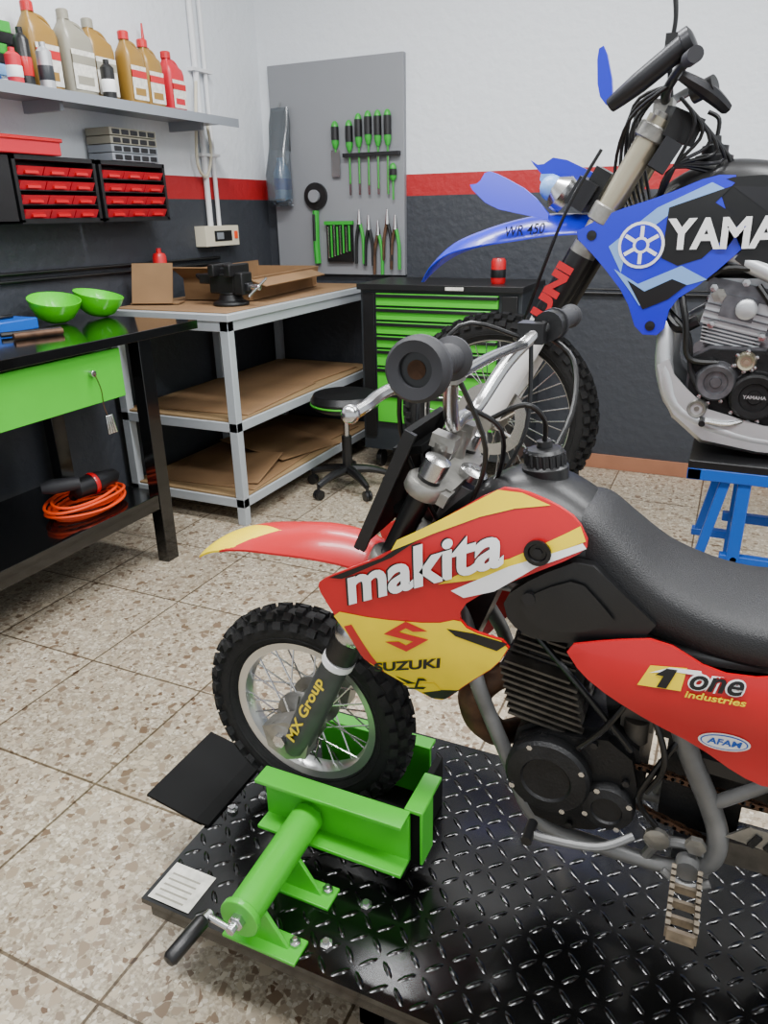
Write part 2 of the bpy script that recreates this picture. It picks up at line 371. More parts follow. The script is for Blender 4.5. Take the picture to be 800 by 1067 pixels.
q.build('bench_vise',bev=.006)
q=MB();cx,cy,z=-2.40,3.56,BT+.008
R4=Euler((0,0,D(6))).to_matrix()
q.box((cx,cy,z+.006),(.38,.80,.006),CARD,R4)
q.box((cx-.19,cy,z+.075),(.006,.80,.14),CARD,Euler((0,D(-6),D(6))).to_matrix());q.box((cx+.20,cy,z+.06),(.006,.80,.11),CARD,Euler((0,D(14),D(6))).to_matrix())
q.box((cx+.045,cy-.40,z+.06),(.38,.006,.115),CARD,R4);q.box((cx-.045,cy+.40,z+.06),(.38,.006,.11),CARD,R4)
q.box((cx+.25,cy-.05,z+.09),(.10,.72,.005),CARD,Euler((0,D(18),D(6))).to_matrix());q.box((cx+.05,cy-.45,z+.135),(.38,.11,.005),CARD,Euler((D(-30),0,D(6))).to_matrix())
q.build('open_cardboard_box')
q=MB();q.lathe([(0,0),(.034,0),(.034,.21),(.028,.225),(.012,.23),(.012,.25),(0,.25)],(-2.665,3.12,BT+.006),(0,0,1),RED,20);q.lathe([(.035,.02),(.0352,.021),(.0352,.12),(.035,.121)],(-2.665,3.12,BT+.006),(0,0,1),CARD,20);q.build('red_spray_can')
q=MB();q.box((-2.565,2.93,BT+.105),(.20,.008,.19),CARD,(-18,0,20));q.box((-2.57,2.96,BT+.013),(.24,.10,.006),CARD,(0,0,20));q.build('cardboard_sheet')
# ---------------- wall shelf & bottles ----------------
q=MB();q.bb((LX,1.2,1.845),(-2.48,3.64,1.862),ALE);q.bb((-2.483,1.2,1.825),(-2.478,3.64,1.865),ALE)
for y in(1.6,2.5,3.4):q.bb((LX,y,1.80),(LX+.2,y+.02,1.845),ALE)
q.build('wall_shelf')
def bottle(y,w,d,h,mat,cap,name,x=-2.61,rot=1):
    q=MB();z=1.863;rings=[]
    for zz,s_,o in((0,.92,0),(.01,1,0),(.66*h,1,0),(.74*h,.93,.02),(.82*h,.62,.10),(.88*h,.30,.2),(.92*h,.27,.2)):
        R=[]
        for k in range(24):
            a=2*PI*k/24;c,s=math.cos(a),math.sin(a);R.append((x+d/2*max(s_,.4)*math.copysign(abs(c)**.5,c),y-rot*w*o+w/2*s_*math.copysign(abs(s)**.5,s),z+zz))
        rings.append(R)
    q.loft(rings,mat);t=(x,y-rot*w*.2,z+.91*h);q.lathe([(.024,0),(.024,.10*h),(.020,.115*h),(0,.115*h)],t,(0,0,1),cap,16)
    q.tube([(x,y+rot*w*.42,z+.60*h),(x,y+rot*w*.42,z+.76*h),(x,y+rot*w*.22,z+.86*h),(x,y-rot*w*.05,z+.88*h)],.013,mat)
    q.bb((x+d/2,y-w*.40,z+.10*h),(x+d/2+.0015,y+w*.38,z+.56*h),LABEL);q.bb((x+d/2,y-w*.40,z+.40*h),(x+d/2+.0025,y+w*.38,z+.50*h),cap);q.bb((x+d/2,y-w*.3,z+.16*h),(x+d/2+.0025,y+w*.25,z+.26*h),mat)
    q.build(name)
bottle(2.54,.15,.09,.31,GLDB,RED,'oil_bottle',x=-2.64);bottle(2.70,.16,.10,.31,GRYB,GRYB,'oil_bottle.001',x=-2.62);bottle(2.86,.15,.10,.31,GLDB,GRYB,'oil_bottle.002',x=-2.65)
bottle(3.02,.12,.09,.29,GLDB,RED,'oil_bottle.003');bottle(3.15,.12,.09,.28,GLDB,RED,'oil_bottle.004',x=-2.62);bottle(3.32,.12,.09,.26,REDB,RED,'oil_bottle.005',x=-2.63)
q=MB();q.cyl((-2.70,3.235,1.863),(-2.70,3.235,2.14),.023,REDB);q.cyl((-2.70,3.235,2.14),(-2.70,3.235,2.24),.01,RED,.004);q.build('spray_bottle')
for i,(y,mt,h,x) in enumerate(((2.30,REDB,.12,-2.53),(2.38,BLK,.2,-2.56),(2.45,SLV,.16,-2.53),(2.78,BLK,.15,-2.53))):
    q=MB();q.lathe([(0,0),(.028,0),(.028,h*.8),(.02,h*.86),(.012,h*.9),(.012,h),(0,h)],(x,y,1.863),(0,0,1),mt,18);q.lathe([(.0285,h*.2),(.029,h*.21),(.029,h*.5),(.0285,h*.51)],(x,y,1.863),(0,0,1),[WHT,RED,CHB,WHT][i],18);q.build('aerosol_can'+('' if i==0 else '.%03d'%i))
q=MB();q.bb((-2.72,1.8,1.863),(-2.60,2.30,1.90),BLU2);q.bb((-2.72,1.8,1.90),(-2.60,2.36,1.94),SKY);q.bb((-2.72,1.82,1.94),(-2.60,2.38,1.975),BLK);q.bb((-2.72,1.82,1.975),(-2.61,2.36,2.01),DGRN);q.bb((-2.72,1.82,2.01),(-2.61,2.42,2.05),BLK);q.bb((-2.72,1.85,2.05),(-2.62,2.40,2.09),DGRN);q.build('tool_box_stack',bev=.004)
# parts rack
q=MB();q.bb((LX,1.75,1.395),(LX+.02,3.14,1.63),BLK);q.bb((LX,1.75,1.395),(LX+.15,2.25,1.63),BLK)
for y0,y1,rows in((2.26,2.69,4),(2.71,3.14,4)):
    q.bb((LX,y0,1.39),(LX+.155,y0+.016,1.635),BLK);q.bb((LX,y1-.016,1.39),(LX+.155,y1,1.635),BLK);q.bb((LX,y0,1.618),(LX+.155,y1,1.635),BLK);q.bb((LX,y0,1.385),(LX+.155,y1,1.40),BLK)
    nc=3
    for r in range(rows):
        z=1.404+r*.053
        q.bb((LX+.02,y0+.016,z-.004),(LX+.15,y1-.016,z),BLK)
        for c in range(nc):
            a=y0+.020+(y1-y0-.040)*c/nc;b=y0+.020+(y1-y0-.040)*(c+1)/nc-.006
            q.add([(LX+.02,a,z),(LX+.145,a,z),(LX+.145,b,z),(LX+.02,b,z),(LX+.02,a,z+.042),(LX+.165,a,z+.032),(LX+.165,b,z+.032),(LX+.02,b,z+.042)],[(0,3,2,1),(4,5,6,7),(0,1,5,4),(1,2,6,5),(2,3,7,6),(3,0,4,7)],REDB)
            q.bb((LX+.150,a+.03,z+.006),(LX+.163,b-.03,z+.016),RED)
q.build('parts_bin_rack')
q=MB();q.bb((-2.72,2.0,1.637),(-2.57,2.50,1.69),REDB);q.bb((-2.725,1.99,1.685),(-2.565,2.51,1.70),RED);q.build('red_metal_box',bev=.004)
q=MB()
for k in range(4):
    z=1.637+k*.034;q.bb((-2.72,2.80,z),(-2.58,3.10,z+.031),ALE if k<2 else GRYB)
    for j in range(5):q.bb((-2.581,2.815+j*.057,z+.005),(-2.577,2.86+j*.057,z+.025),BOLT)
q.build('small_parts_organizer',bev=.003)
cp=empty('conduit_pipes')
q=MB();q.cyl((LX+.02,3.64,1.35),(LX+.02,3.64,CZ-.01),.016,PIPE);q.cyl((LX+.02,3.72,1.35),(LX+.02,3.72,CZ-.01),.012,PIPE)
for z in(1.7,2.1,2.5):q.bb((LX,3.60,z),(LX+.04,3.76,z+.015),PIPE)
q.build('pipes',cp)
q=MB();q.tube([(LX+.03,3.62,2.05),(LX+.05,3.56,1.85),(LX+.05,3.54,1.66),(LX+.04,3.62,1.60),(LX+.04,3.68,1.72),(LX+.04,3.66,1.9)],.008,CREAM);q.build('cable_loop',cp)
q=MB();q.bb((LX,3.52,1.245),(LX+.07,3.83,1.350),CREAM);q.bb((LX+.07,3.60,1.27),(LX+.073,3.76,1.325),ENG);q.bb((LX+.073,3.62,1.28),(LX+.075,3.68,1.315),ALE);q.bb((LX+.07,3.785,1.28),(LX+.075,3.815,1.32),ORG);q.build('junction_box',bev=.008)
q=MB();q.cyl((LX+.015,1.5,1.17),(LX+.015,3.7,1.15),.008,BLK);q.cyl((LX+.015,1.5,1.20),(LX+.015,3.7,1.18),.008,BLK);q.build('electrical_cable_run')
q=MB();q.cyl((-.9,BY-.02,.98),(3.0,BY-.02,.98),.008,BLK);q.cyl((-.9,BY-.02,1.0),(3.0,BY-.02,1.0),.005,BLK);q.build('electrical_cable_run.001')
# pegboard
pe=empty('tool_pegboard');q=MB();q.bb((-2.66,BY-.035,1.055),(-1.80,BY,2.2),PEG);q.build('board',pe,bev=.003)
q=MB();y=BY-.055
def spath(x,zt,hl,sl,r=.021):
    q.lathe([(.006,0),(r*.7,.008),(r,.03),(r*.8,hl*.5),(r,hl*.8),(r*.5,hl),(.005,hl),(.005,hl+sl)],(x,y,zt),(0,0,-1),DGRN,10)
    q.cyl((x,y-.001,zt-.03),(x,y-.001,zt-hl*.7),r*1.03,BLK,seg=10)
for x,zt,hl,sl in((-2.13,1.89,.16,.17),(-2.07,1.92,.17,.19),(-2.01,1.93,.17,.21),(-1.95,1.93,.18,.22),(-1.89,1.93,.18,.25),(-1.86,1.66,.09,.1)):spath(x,zt,hl,sl)
for x in (-2.13,-2.07,-2.01,-1.95,-1.89):q.bb((x-.007,y-.002,1.50),(x+.007,y+.002,1.72),CHR)
q.bb((-2.17,BY-.07,1.70),(-1.82,BY-.035,1.72),BOLT)
spath(-2.22,1.89,.14,.02,.022);q.bb((-2.25,y,1.60),(-2.195,y+.004,1.74),CHR)
q.lathe([(.0,0),(.075,0),(.075,.02),(0,.025)],(-2.37,BY-.036,1.50),(0,-1,0),BLK,24);q.lathe([(.0,0),(.035,0),(.035,.02)],(-2.37,BY-.058,1.50),(0,-1,0),PEG,24)
q.tube([(-2.37,y,1.42),(-2.375,y,1.25),(-2.37,y,1.12)],.02,DGRN);q.tube([(-2.375,y-.012,1.40),(-2.378,y-.012,1.25)],.012,BLK)
q.bb((-2.30,BY-.06,1.13),(-2.13,BY-.036,1.36),BLK)
for k in range(8):q.cyl((-2.285+.02*k,BY-.065,1.15+.006*k),(-2.285+.02*k,BY-.065,1.33+.006*(k%3)),.006,DGRN if k%2 else CHR,seg=6)
q.bb((-2.31,BY-.07,1.34),(-2.12,BY-.05,1.36),DGRN)
for k,x in enumerate((-2.08,-2.02,-1.96,-1.90,-1.85)):
    h=.24-.02*(k%2);z=1.36-.03*(k%3)
    q.tube([(x,y,z),(x-.022,y,z-.1),(x-.028,y,z-h)],.010,BLK if k<2 else RUST);q.tube([(x,y,z),(x+.022,y,z-.1),(x+.024,y,z-h)],.010,BLK if k%2 else DGRN);q.cyl((x,y,z-.02),(x,y,z+.06),.015,CHR,.004,seg=8)
q.build('hanging_tools',pe)
BAG=M('bag_film','#8d959c',.12,trans=.75)
q=MB();rings=[]
for z,w_,d_ in((1.45,.06,.03),(1.48,.075,.06),(1.62,.07,.065),(1.75,.066,.04),(1.90,.068,.02),(1.98,.06,.012)):
    rings.append([(-2.585+w_*math.copysign(abs(math.cos(a))**.5,math.cos(a))+.004*math.sin(5*a+z*30),BY-.038-d_+d_*math.sin(a),z) for a in [2*PI*k/20 for k in range(20)]])
q.loft(rings,BAG);q.lathe([(0,0),(.035,0),(.035,.14),(.016,.19),(.016,.22),(0,.22)],(-2.575,BY-.085,1.49),(0,0,1),SKY,16);q.cyl((-2.575,BY-.085,1.54),(-2.575,BY-.085,1.60),.0355,BLU2)
q.bb((-2.64,BY-.055,1.75),(-2.53,BY-.037,1.96),CHB);q.cyl((-2.585,BY-.06,1.98),(-2.585,BY-.01,2.03),.006,CHR);q.build('plastic_bag',pe)
# ---------------- platform ----------------
lift=empty('motorcycle_lift_table');q=MB()
PX0,PX1,PY0,PY1,PZ=-.87,1.25,.745,1.40,.2
q.bb((PX0,PY0,PZ-.012),(PX1,PY1,PZ),PLT)
q.bb((PX0+.01,PY0+.01,PZ-.05),(PX1-.01,PY0+.04,PZ-.012),PLT);q.bb((PX0+.01,PY1-.04,PZ-.05),(PX1-.01,PY1-.01,PZ-.012),PLT)
q.bb((-.45,.82,0),(1.15,.88,.05),BLK);q.bb((-.45,1.26,0),(1.15,1.32,.05),BLK);q.bb((-.45,.82,0),(-.40,1.32,.05),BLK)
for y in(.9,1.22):q.box((.35,y,.1),(1.3,.02,.05),BLK,(0,5,0));q.box((.35,y+.025,.1),(1.3,.02,.05),BLK,(0,-5,0))
q.box((-.950,1.055,.214),(.145,.23,.006),PLM,(0,11,0));q.bb((-.90,.94,.2),(-.86,1.17,.206),PLM)
q.build('platform',lift)
q=MB()
def lozenge(x,y,a,l=.0185,w=.0055,h=.0017):
    vs=[];ca,sa=math.cos(a),math.sin(a)
    for s_,z in((1,0),(.62,h)):
        for k in range(8):
            t=2*PI*k/8;u=l*s_*math.cos(t);v=w*s_*math.sin(t)*(1 if abs(math.cos(t))<.9 else .5);vs.append((x+u*ca-v*sa,y+u*sa+v*ca,PZ+z))
    q.add(vs,[(k,(k+1)%8,8+(k+1)%8,8+k) for k in range(8)]+[tuple(range(8,16))],PLT)
p=.036;nx=int((PX1-PX0)/p);ny=int((PY1-PY0)/p)
for i in range(nx):
    for j in range(ny):lozenge(PX0+.02+i*p,PY0+.02+j*p,D(45) if (i+j)%2 else D(-45))
q.build('tread_pattern',lift)
q=MB();q.bb((-.86,.752,.2018),(-.765,.838,.2024),LABEL)
for k in range(5):q.bb((-.85,.76+.013*k,.2024),(-.785,.764+.013*k,.2027),GRYB)
for x,y in((-.84,1.0),(-.80,1.06),(-.50,.80),(-.47,.90)):q.lathe([(.012,0),(.012,.005),(.007,.006),(.007,.012),(0,.012)],(x,y,.2),(0,0,1),CHR,6)
q.build('label_and_bolts',lift)
# wheel clamp
q=MB()
q.bb((-.728,.975,.258),(-.415,.985,.372),GRN);q.bb((-.728,.940,.366),(-.415,.985,.374),GRN);q.bb((-.728,.935,.256),(-.415,.985,.264),GRN)
q.bb((-.728,1.20,.256),(-.46,1.21,.335),GRN);q.bb((-.728,1.20,.330),(-.46,1.235,.338),GRN);q.bb((-.728,1.20,.2),(-.46,1.235,.262),GRN)
q.bb((-.445,1.0,.207),(-.43,1.20,.325),PLM);q.bb((-.425,.99,.24),(-.395,1.03,.372),PLM);q.bb((-.428,.985,.368),(-.392,1.09,.376),GRN);q.bb((-.397,.985,.25),(-.391,1.04,.374),GRN)
q.bb((-.74,.985,.2),(-.43,1.2,.212),PLM)
q.cyl((-.625,.735,.285),(-.625,.965,.30),.032,GRN,seg=28);q.lathe([(.038,0),(.038,.012)],(-.625,.725,.285),(0,1,0),GRN,28);q.cyl((-.625,.95,.30),(-.625,.978,.30),.024,GRN)
for y in(.76,.88):
    q.add([(-.66,y,.2),(-.55,y,.2),(-.60,y,.28),(-.65,y,.28)]+[(-.66,y+.008,.2),(-.55,y+.008,.2),(-.60,y+.008,.28),(-.65,y+.008,.28)],[(0,1,2,3),(7,6,5,4),(0,4,5,1),(1,5,6,2),(2,6,7,3),(3,7,4,0)],GRN)
    q.bb((-.68,y-.02,.2),(-.53,y+.03,.207),GRN);q.lathe([(.011,0),(.011,.008),(.006,.009),(.006,.016),(0,.016)],(-.548,y+.015,.207),(0,0,1),CHR,6)
q.lathe([(.015,0),(.015,.014),(.009,.015),(.009,.03)],(-.625,.728,.285),(0,-1,0),CHR,6)
q.cyl((-.625,.705,.285),(-.668,.70,.30),.006,CHR);q.cyl((-.668,.71,.30),(-.672,.69,.298),.007,CHR);q.lathe([(.010,0),(.0135,.006),(.0135,.078),(.010,.084),(0,.086)],(-.672,.695,.298),(-.12,-1,-.1),BLK,20)
q.build('wheel_clamp',bev=.0015)
# ================= small dirt bike =================
bk=empty('red_dirt_bike')
AX=Vector((-.690,1.1,.448))
q=MB();wheel(q,AX,.234,.070,.158,36,34,.055,kh=.012,ks=.018);q.build('front_wheel',bk)
q=MB();wheel(q,(.42,1.1,.445),.243,.078,.16,32,34,.05);q.build('rear_wheel',bk)
fd=Vector((.28,0,.598)).normalized();n=Vector((-fd.z,0,fd.x));A0=Vector((-.663,1.1,.44))
q=MB()
for sy in(-1,1):
    y=1.1+.088*sy;a=Vector((A0.x,y,.44))
    q.cyl(a,a+fd*.27,.023,ALU,.025,seg=20);q.cyl(a+fd*.25,a+fd*.66,.019,BLKD,seg=20)
    q.cyl(a+fd*.24,a+fd*.29,.030,BLK,.032,seg=20);q.lathe([(.031,.29),(.034,.30),(.034,.312),(.031,.32)],a,fd,CHR,20);q.cyl(a+fd*.222,a+fd*.236,.031,WHT,seg=20)
    q.lathe([(.0,-.02),(.024,-.018),(.036,-.005),(.036,.016),(.026,.022),(.0,.022)],(AX.x,y,AX.z),(0,sy,0),ALU,20)
    q.lathe([(.014,0),(.014,.012),(.0,.013)],(AX.x,y+sy*.022,AX.z),(0,sy,0),CHR,6)
    b=a+fd*.645;q.lathe([(.021,0),(.021,.03),(.012,.034),(0,.034)],b,fd,CHR,20)
    q.prism([(AX.x-.045,AX.z+.015),(AX.x-.035,AX.z-.03),(AX.x+.005,AX.z-.05),(AX.x+.05,AX.z-.035),(AX.x+.065,AX.z+.03),(AX.x+.01,AX.z+.04)],y-.020,y+.020,ALU)
rings=[];a=Vector((A0.x,1.012,.44))
for t,w_ in((-.03,.018),(-.015,.026),(.02,.029),(.08,.030),(.16,.028),(.232,.026)):
    c=a+fd*t;rings.append([c+n*(w_*math.cos(th))+Vector((0,-1,0))*(w_*.9*math.sin(th)+.006) for th in [D(-30+240*i/14) for i in range(15)]]+[c+n*(w_*.9*math.cos(th))+Vector((0,-1,0))*(w_*.8*math.sin(th)+.006) for th in [D(210-240*i/14) for i in range(15)]])
q.loft(rings,GRD)
q.text('MX Group',-.647,.458,.175,.026,lambda x,z:.977,YEL,ang=64.9,bold=.025,shear=.1)
for t,w_,hx in((.47,.03,.046),(.625,.026,.04)):
    c=A0+fd*t
    q.box(c+n*-.02,(hx,.17,w_),ALU,(0,25,0))
    for sy in(-1,1):q.lathe([(.030,-w_/2),(.033,-w_/2+.004),(.033,w_/2-.004),(.030,w_/2)],c+Vector((0,.088*sy,0)),fd,ALU,20);q.box(c+Vector((0,.088*sy,0))-n*.034,(.018,.03,w_*.8),ALU,(0,25,0))
c=A0+fd*.625
q.lathe([(.024,0),(.024,.012),(.014,.018),(.008,.018),(.008,.02),(0,.02)],c+n*-.045+fd*.012,fd,CHR,20)
q.cyl(c+n*-.045-fd*.16,c+n*-.045,.024,FRM)
for sy in(-.045,.045):q.lathe([(.016,0),(.014,.03),(.018,.05),(.018,.062)],c+Vector((.0,sy,.0)),(.25,0,1),ALU,14);q.box(c+Vector((.016,sy,.062)),(.04,.028,.022),ALU,(0,15,0))
q.build('front_fork',bk)
# bars
q=MB()
bar=[(-.313,.80,1.232),(-.32,.90,1.222),(-.345,.97,1.17),(-.365,1.04,1.10),(-.372,1.1,1.095),(-.365,1.16,1.10),(-.335,1.23,1.165),(-.295,1.30,1.212),(-.275,1.42,1.215)]
q.tube(bar,.0115,CHR,seg=12);q.tube([(-.335,.955,1.19),(-.325,1.1,1.195),(-.315,1.255,1.19)],.008,CHR,seg=10)
q.lathe([(.034,0),(.038,.004),(.038,.012),(.024,.020),(.0185,.03),(.0175,.1),(.020,.11),(.028,.115),(.028,.12)],(-.311,.765,1.238),(-.02,1,-.07),RUB,28)
q.lathe([(0,-.002),(.020,-.002),(.020,0)],(-.311,.765,1.238),(-.02,1,-.07),BLKD,20);q.lathe([(0,-.003),(.011,-.003)],(-.311,.765,1.238),(-.02,1,-.07),RUST,16)
q.ring([(.020,0),(.033,0),(.037,-.005),(.033,-.010),(.020,-.008)],(-.311,.765,1.238),(-.02,1,-.07),RUB,28)
for k in range(7):q.ring([(.0175,.034+.01*k),(.0195,.037+.01*k),(.0175,.040+.01*k)],(-.311,.765,1.238),(-.02,1,-.07),RUB,20)
q.lathe([(.028,0),(.028,.006),(.0175,.01),(.0175,.11),(.022,.115),(.022,.12)],(-.285,1.33,1.214),(.05,1,0),RUB,20)
q.cyl((-.288,1.30,1.214),(-.285,1.35,1.214),.026,BLK)
q.tube([(-.345,.93,1.205),(-.375,.89,1.195),(-.392,.84,1.187),(-.392,.80,1.182),(-.397,.775,1.178)],[.010,.009,.008,.0075,.008],CHR);q.ball((-.399,.77,1.178),.012,CHR)
q.box((-.335,.93,1.205),(.04,.035,.03),ALU)
q.tube([(-.31,1.30,1.205),(-.345,1.33,1.19),(-.36,1.38,1.18),(-.35,1.44,1.18)],[.009,.007,.006,.006],BLK);q.box((-.31,1.29,1.205),(.045,.04,.035),BLK)
q.tube([(-.34,.95,1.20),(-.42,1.0,1.20),(-.46,1.06,1.08),(-.42,1.08,.95),(-.36,1.09,.85)],.004,BLKD)
q.tube([(-.33,1.27,1.2),(-.42,1.22,1.22),(-.47,1.16,1.10),(-.44,1.13,.95)],.004,BLKD)
q.tube([(-.30,1.32,1.2),(-.24,1.30,1.16),(-.225,1.24,1.08),(-.26,1.16,.98)],.005,BLKD)
q.tube([(-.33,.96,1.19),(-.30,1.0,1.08),(-.33,1.03,.98),(-.38,1.06,.9)],.004,BLKD)
q.tube([(-.31,1.28,1.2),(-.30,1.24,1.05),(-.34,1.2,.95)],.004,BLKD);q.tube([(-.33,1.0,1.14),(-.29,1.04,1.10),(-.30,1.08,1.02),(-.34,1.1,.95)],.004,BLKD)
q.build('handlebar',bk)
q=MB();q.box((-.474,1.085,.985),(.010,.15,.235),PLM,(0,24,0))
for yy in(1.01,1.16):q.box((-.468,yy,.985),(.020,.008,.23),BLK,(0,24,0))
for zz in(-.05,.05):q.box((-.44,1.09,1.0+zz),(.05,.10,.012),PLM,(0,-10,0))
q.build('number_plate',bk)
# front fender
def fcol(c):
    y=c.y-1.1
    if -.903<c.x<-.700:
        hi=.044-(max(0,c.x+.86))*.45;lo=-.058+max(0,c.x+.80)*.42
        if lo<y<hi:return YEL
    return RED
q=MB();sheet(q,[(-.915,.762,.020,.004),(-.895,.785,.040,.008),(-.85,.815,.055,.014),(-.78,.842,.064,.022),(-.70,.858,.068,.030),(-.62,.868,.068,.036),(-.55,.862,.062,.036),(-.49,.835,.055,.03),(-.45,.79,.05,.025)],1.1,RED,n=90,matfn=fcol,sub=26)
q.build('front_fender',bk)
# shroud
def sS(x,z):return .972+2.0*max(0,z-.90)**2+1.2*max(0,.76-z)**2+.30*max(0,x+.30)**2
S1=[(-.578,.820),(-.560,.835),(-.456,.893),(-.390,.946),(-.279,1.023),(-.243,1.023),(-.194,1.010),(-.160,.993),(-.139,.960),(-.156,.942),(-.223,.902),(-.310,.845),(-.328,.811),(-.309,.791),(-.239,.783),(-.260,.738),(-.311,.686),(-.352,.634),(-.376,.628),(-.452,.662),(-.497,.683),(-.521,.727),(-.572,.800)]
q=MB();q.panel(S1,sS,.006,RED,rnd=1)
q.panel([(-.557,.774),(-.467,.776),(-.365,.790),(-.325,.808),(-.309,.791),(-.241,.783),(-.260,.740),(-.311,.688),(-.352,.636),(-.376,.630),(-.450,.663),(-.495,.684),(-.519,.727)],sS,0,YEL,off=.0012)
q.panel([(-.318,.847),(-.339,.855),(-.250,.913),(-.149,.962),(-.143,.955),(-.21,.918),(-.27,.868)],sS,0,WHT,off=.0016,rnd=0)
q.panel([(-.30,.905),(-.25,.925),(-.17,.975),(-.155,.985),(-.145,.965),(-.23,.921),(-.29,.885),(-.36,.862)],sS,0,YEL,off=.0014,rnd=0)
q.panel([(-.279,1.020),(-.243,1.020),(-.20,1.008),(-.25,.998),(-.30,.980),(-.37,.945),(-.44,.905),(-.43,.925),(-.385,.952)],sS,0,YEL,off=.0014,rnd=0)
q.panel([(-.555,.835),(-.456,.890),(-.400,.935),(-.38,.943),(-.44,.893),(-.53,.838)],sS,0,BLKD,off=.0012,rnd=0)
q.panel([(-.245,.782),(-.262,.765),(-.33,.776),(-.345,.786),(-.30,.788)],sS,0,BLKD,off=.0018,rnd=0)
q.panel([(-.44,.665),(-.376,.632),(-.352,.638),(-.325,.668),(-.37,.655)],sS,0,BLKD,off=.0018,rnd=0)
q.panel([(-.53,.748),(-.497,.688),(-.46,.668),(-.482,.700),(-.515,.755)],sS,0,RED,off=.0018,rnd=0)
TM=dict(ang=25,shear=.36,bold=.03)
q.text('makita',-.521,.7895,.297,.070,sS,BLKD,off=.0024,**TM);q.text('makita',-.517,.792,.294,.067,sS,WHT,off=.0034,**TM)
Ap=[(0,.60),(.50,1.0),(.98,.66),(.66,.66),(.50,.78),(.34,.66),(1.0,.40)];Ap=Ap[:-1]+[(1-a,1-b) for a,b in Ap[:-1]]
q.panel([(-.455+a*.080,.716+b*.058+a*.080*.25) for a,b in Ap],sS,0,RED,off=.0026,rnd=0,g=.01)
q.text('SUZUKI',-.478,.664,.138,.019,sS,BLKD,ang=20,shear=.3,bold=.035,off=.0026)
q.panel([(-.428,.650),(-.368,.672),(-.358,.658),(-.395,.640)],sS,0,YEL,off=.0022,rnd=0);q.panel([(-.420+a*.028,.645+b*.022+a*.008) for a,b in [(0,0),(.5,0),(.8,1),(1.2,1),(1.4,.75),(.9,.75),(.7,.1),(1.3,.1),(1.1,-.15),(0,-.2)]],sS,0,BLKD,off=.0028,rnd=0)
q.lathe([(.020,0),(.020,-.004),(.014,-.004),(.012,0),(.012,.006),(0,.006)],(-.209,sS(-.209,.940)-.004,.942),(0,1,0),BLKD,20)
q.lathe([(.007,0),(.007,-.005),(0,-.005)],(-.209,sS(-.209,.940)-.001,.942),(0,1,0),BOLT,6)
q.build('tank_shroud',bk)
q=MB();mir=lambda x,z:2.2-sS(x,z);q.panel([(a,min(b,.965)) for a,b in S1 if not(b>.97 and -.27<a<-.2)],mir,-.006,RED);q.build('tank_shroud_far',bk)
q=MB();body(q,[(-.40,.93,.86,.04),(-.365,.965,.84,.065),(-.32,1.0,.82,.080),(-.27,1.025,.82,.088),(-.21,1.022,.82,.088),(-.16,1.00,.82,.085),(-.12,.97,.82,.08)],1.1,BLK,ex=.75)
q.lathe([(.036,-.02),(.036,.012),(.030,.016),(.030,.035),(.026,.040),(.012,.042),(.012,.052),(0,.054)],(-.232,1.1,1.020),(-.1,0,1),BLK,28)
for k in range(18):
    a=2*PI*k/18;q.cyl((-.233+.030*math.cos(a),1.1+.030*math.sin(a),1.035),(-.236+.030*math.cos(a),1.1+.030*math.sin(a),1.055),.003,BLK,seg=6)
q.tube([(-.237,1.1,1.068),(-.235,1.08,1.11),(-.26,1.06,1.135),(-.31,1.06,1.11)],.004,BLKD)
q.build('fuel_tank',bk)
# seat
q=MB();body(q,[(-.190,.97,.92,.05),(-.172,.992,.88,.072),(-.138,.992,.84,.086),(-.09,.955,.82,.098),(-.03,.912,.81,.108),(.06,.885,.80,.116),(.15,.890,.805,.12),(.30,.92,.83,.115),(.45,.95,.87,.10),(.52,.95,.90,.07)],1.1,SEATM,ex=.62);q.build('seat',bk)
sd=lambda x,z:.988+.6*max(0,z-.84)**2
q=MB();q.panel([(-.262,.850),(-.213,.895),(-.145,.935),(-.086,.890),(-.025,.842),(-.14,.798),(-.207,.788),(-.25,.808)],sd,.02,BLK)
q.panel([(-.235,.848),(-.20,.880),(-.15,.905),(-.11,.868),(-.09,.845),(-.15,.815),(-.21,.812)],sd,.0,BLK,off=.006)
q.cyl((-.22,.98,.86),(-.22,.99,.86),.010,BOLT);q.build('side_cover',bk)
sr=lambda x,z:.985-.02*math.exp(-((z-.76)/.08)**2)
q=MB();q.panel([(-.162,.800),(-.095,.822),(-.029,.838),(.045,.806),(.110,.812),(.24,.86),(.40,.90),(.48,.89),(.42,.76),(.30,.66),(.139,.628),(.100,.638),(.036,.676),(-.027,.700),(-.086,.730),(-.131,.761)],sr,.005,RED,rnd=1)
q.panel([(-.052,.765),(-.038,.799),(.010,.806),(.006,.770)],sr,0,YEL,off=.0015,rnd=0);q.panel([(-.038,.788),(-.012,.802),(.028,.806),(.030,.799),(-.006,.797)],sr,0,WHT,off=.002,rnd=0);q.panel([(-.030,.787),(-.016,.800),(-.002,.801),(-.013,.770),(-.026,.769),(-.019,.788)],sr,0,BLKD,off=.003,rnd=0)
q.text('one',.014,.775,.073,.026,sr,WHT,ang=4,shear=.3,bold=.07,off=.002);q.text('one',.016,.777,.069,.022,sr,BLKD,ang=4,shear=.3,bold=.02,off=.003)
q.text('industries',.012,.762,.078,.011,sr,YEL,ang=4,shear=.2,bold=.02,off=.002)
el=lambda r1,r2:[(.072+r1*math.cos(2*PI*k/24),.696+r2*math.sin(2*PI*k/24)+.1*r1*math.cos(2*PI*k/24)) for k in range(24)]
q.panel(el(.034,.017),sr,0,WHT,off=.0015,rnd=0);q.panel(el(.031,.0145),sr,0,BLU2,off=.002,rnd=0);q.panel(el(.029,.0125),sr,0,WHT,off=.0024,rnd=0)
q.text('AFAM',.050,.689,.046,.012,sr,BLU2,shear=.2,bold=.03,off=.0034,ang=5)
q.build('side_panel',bk)
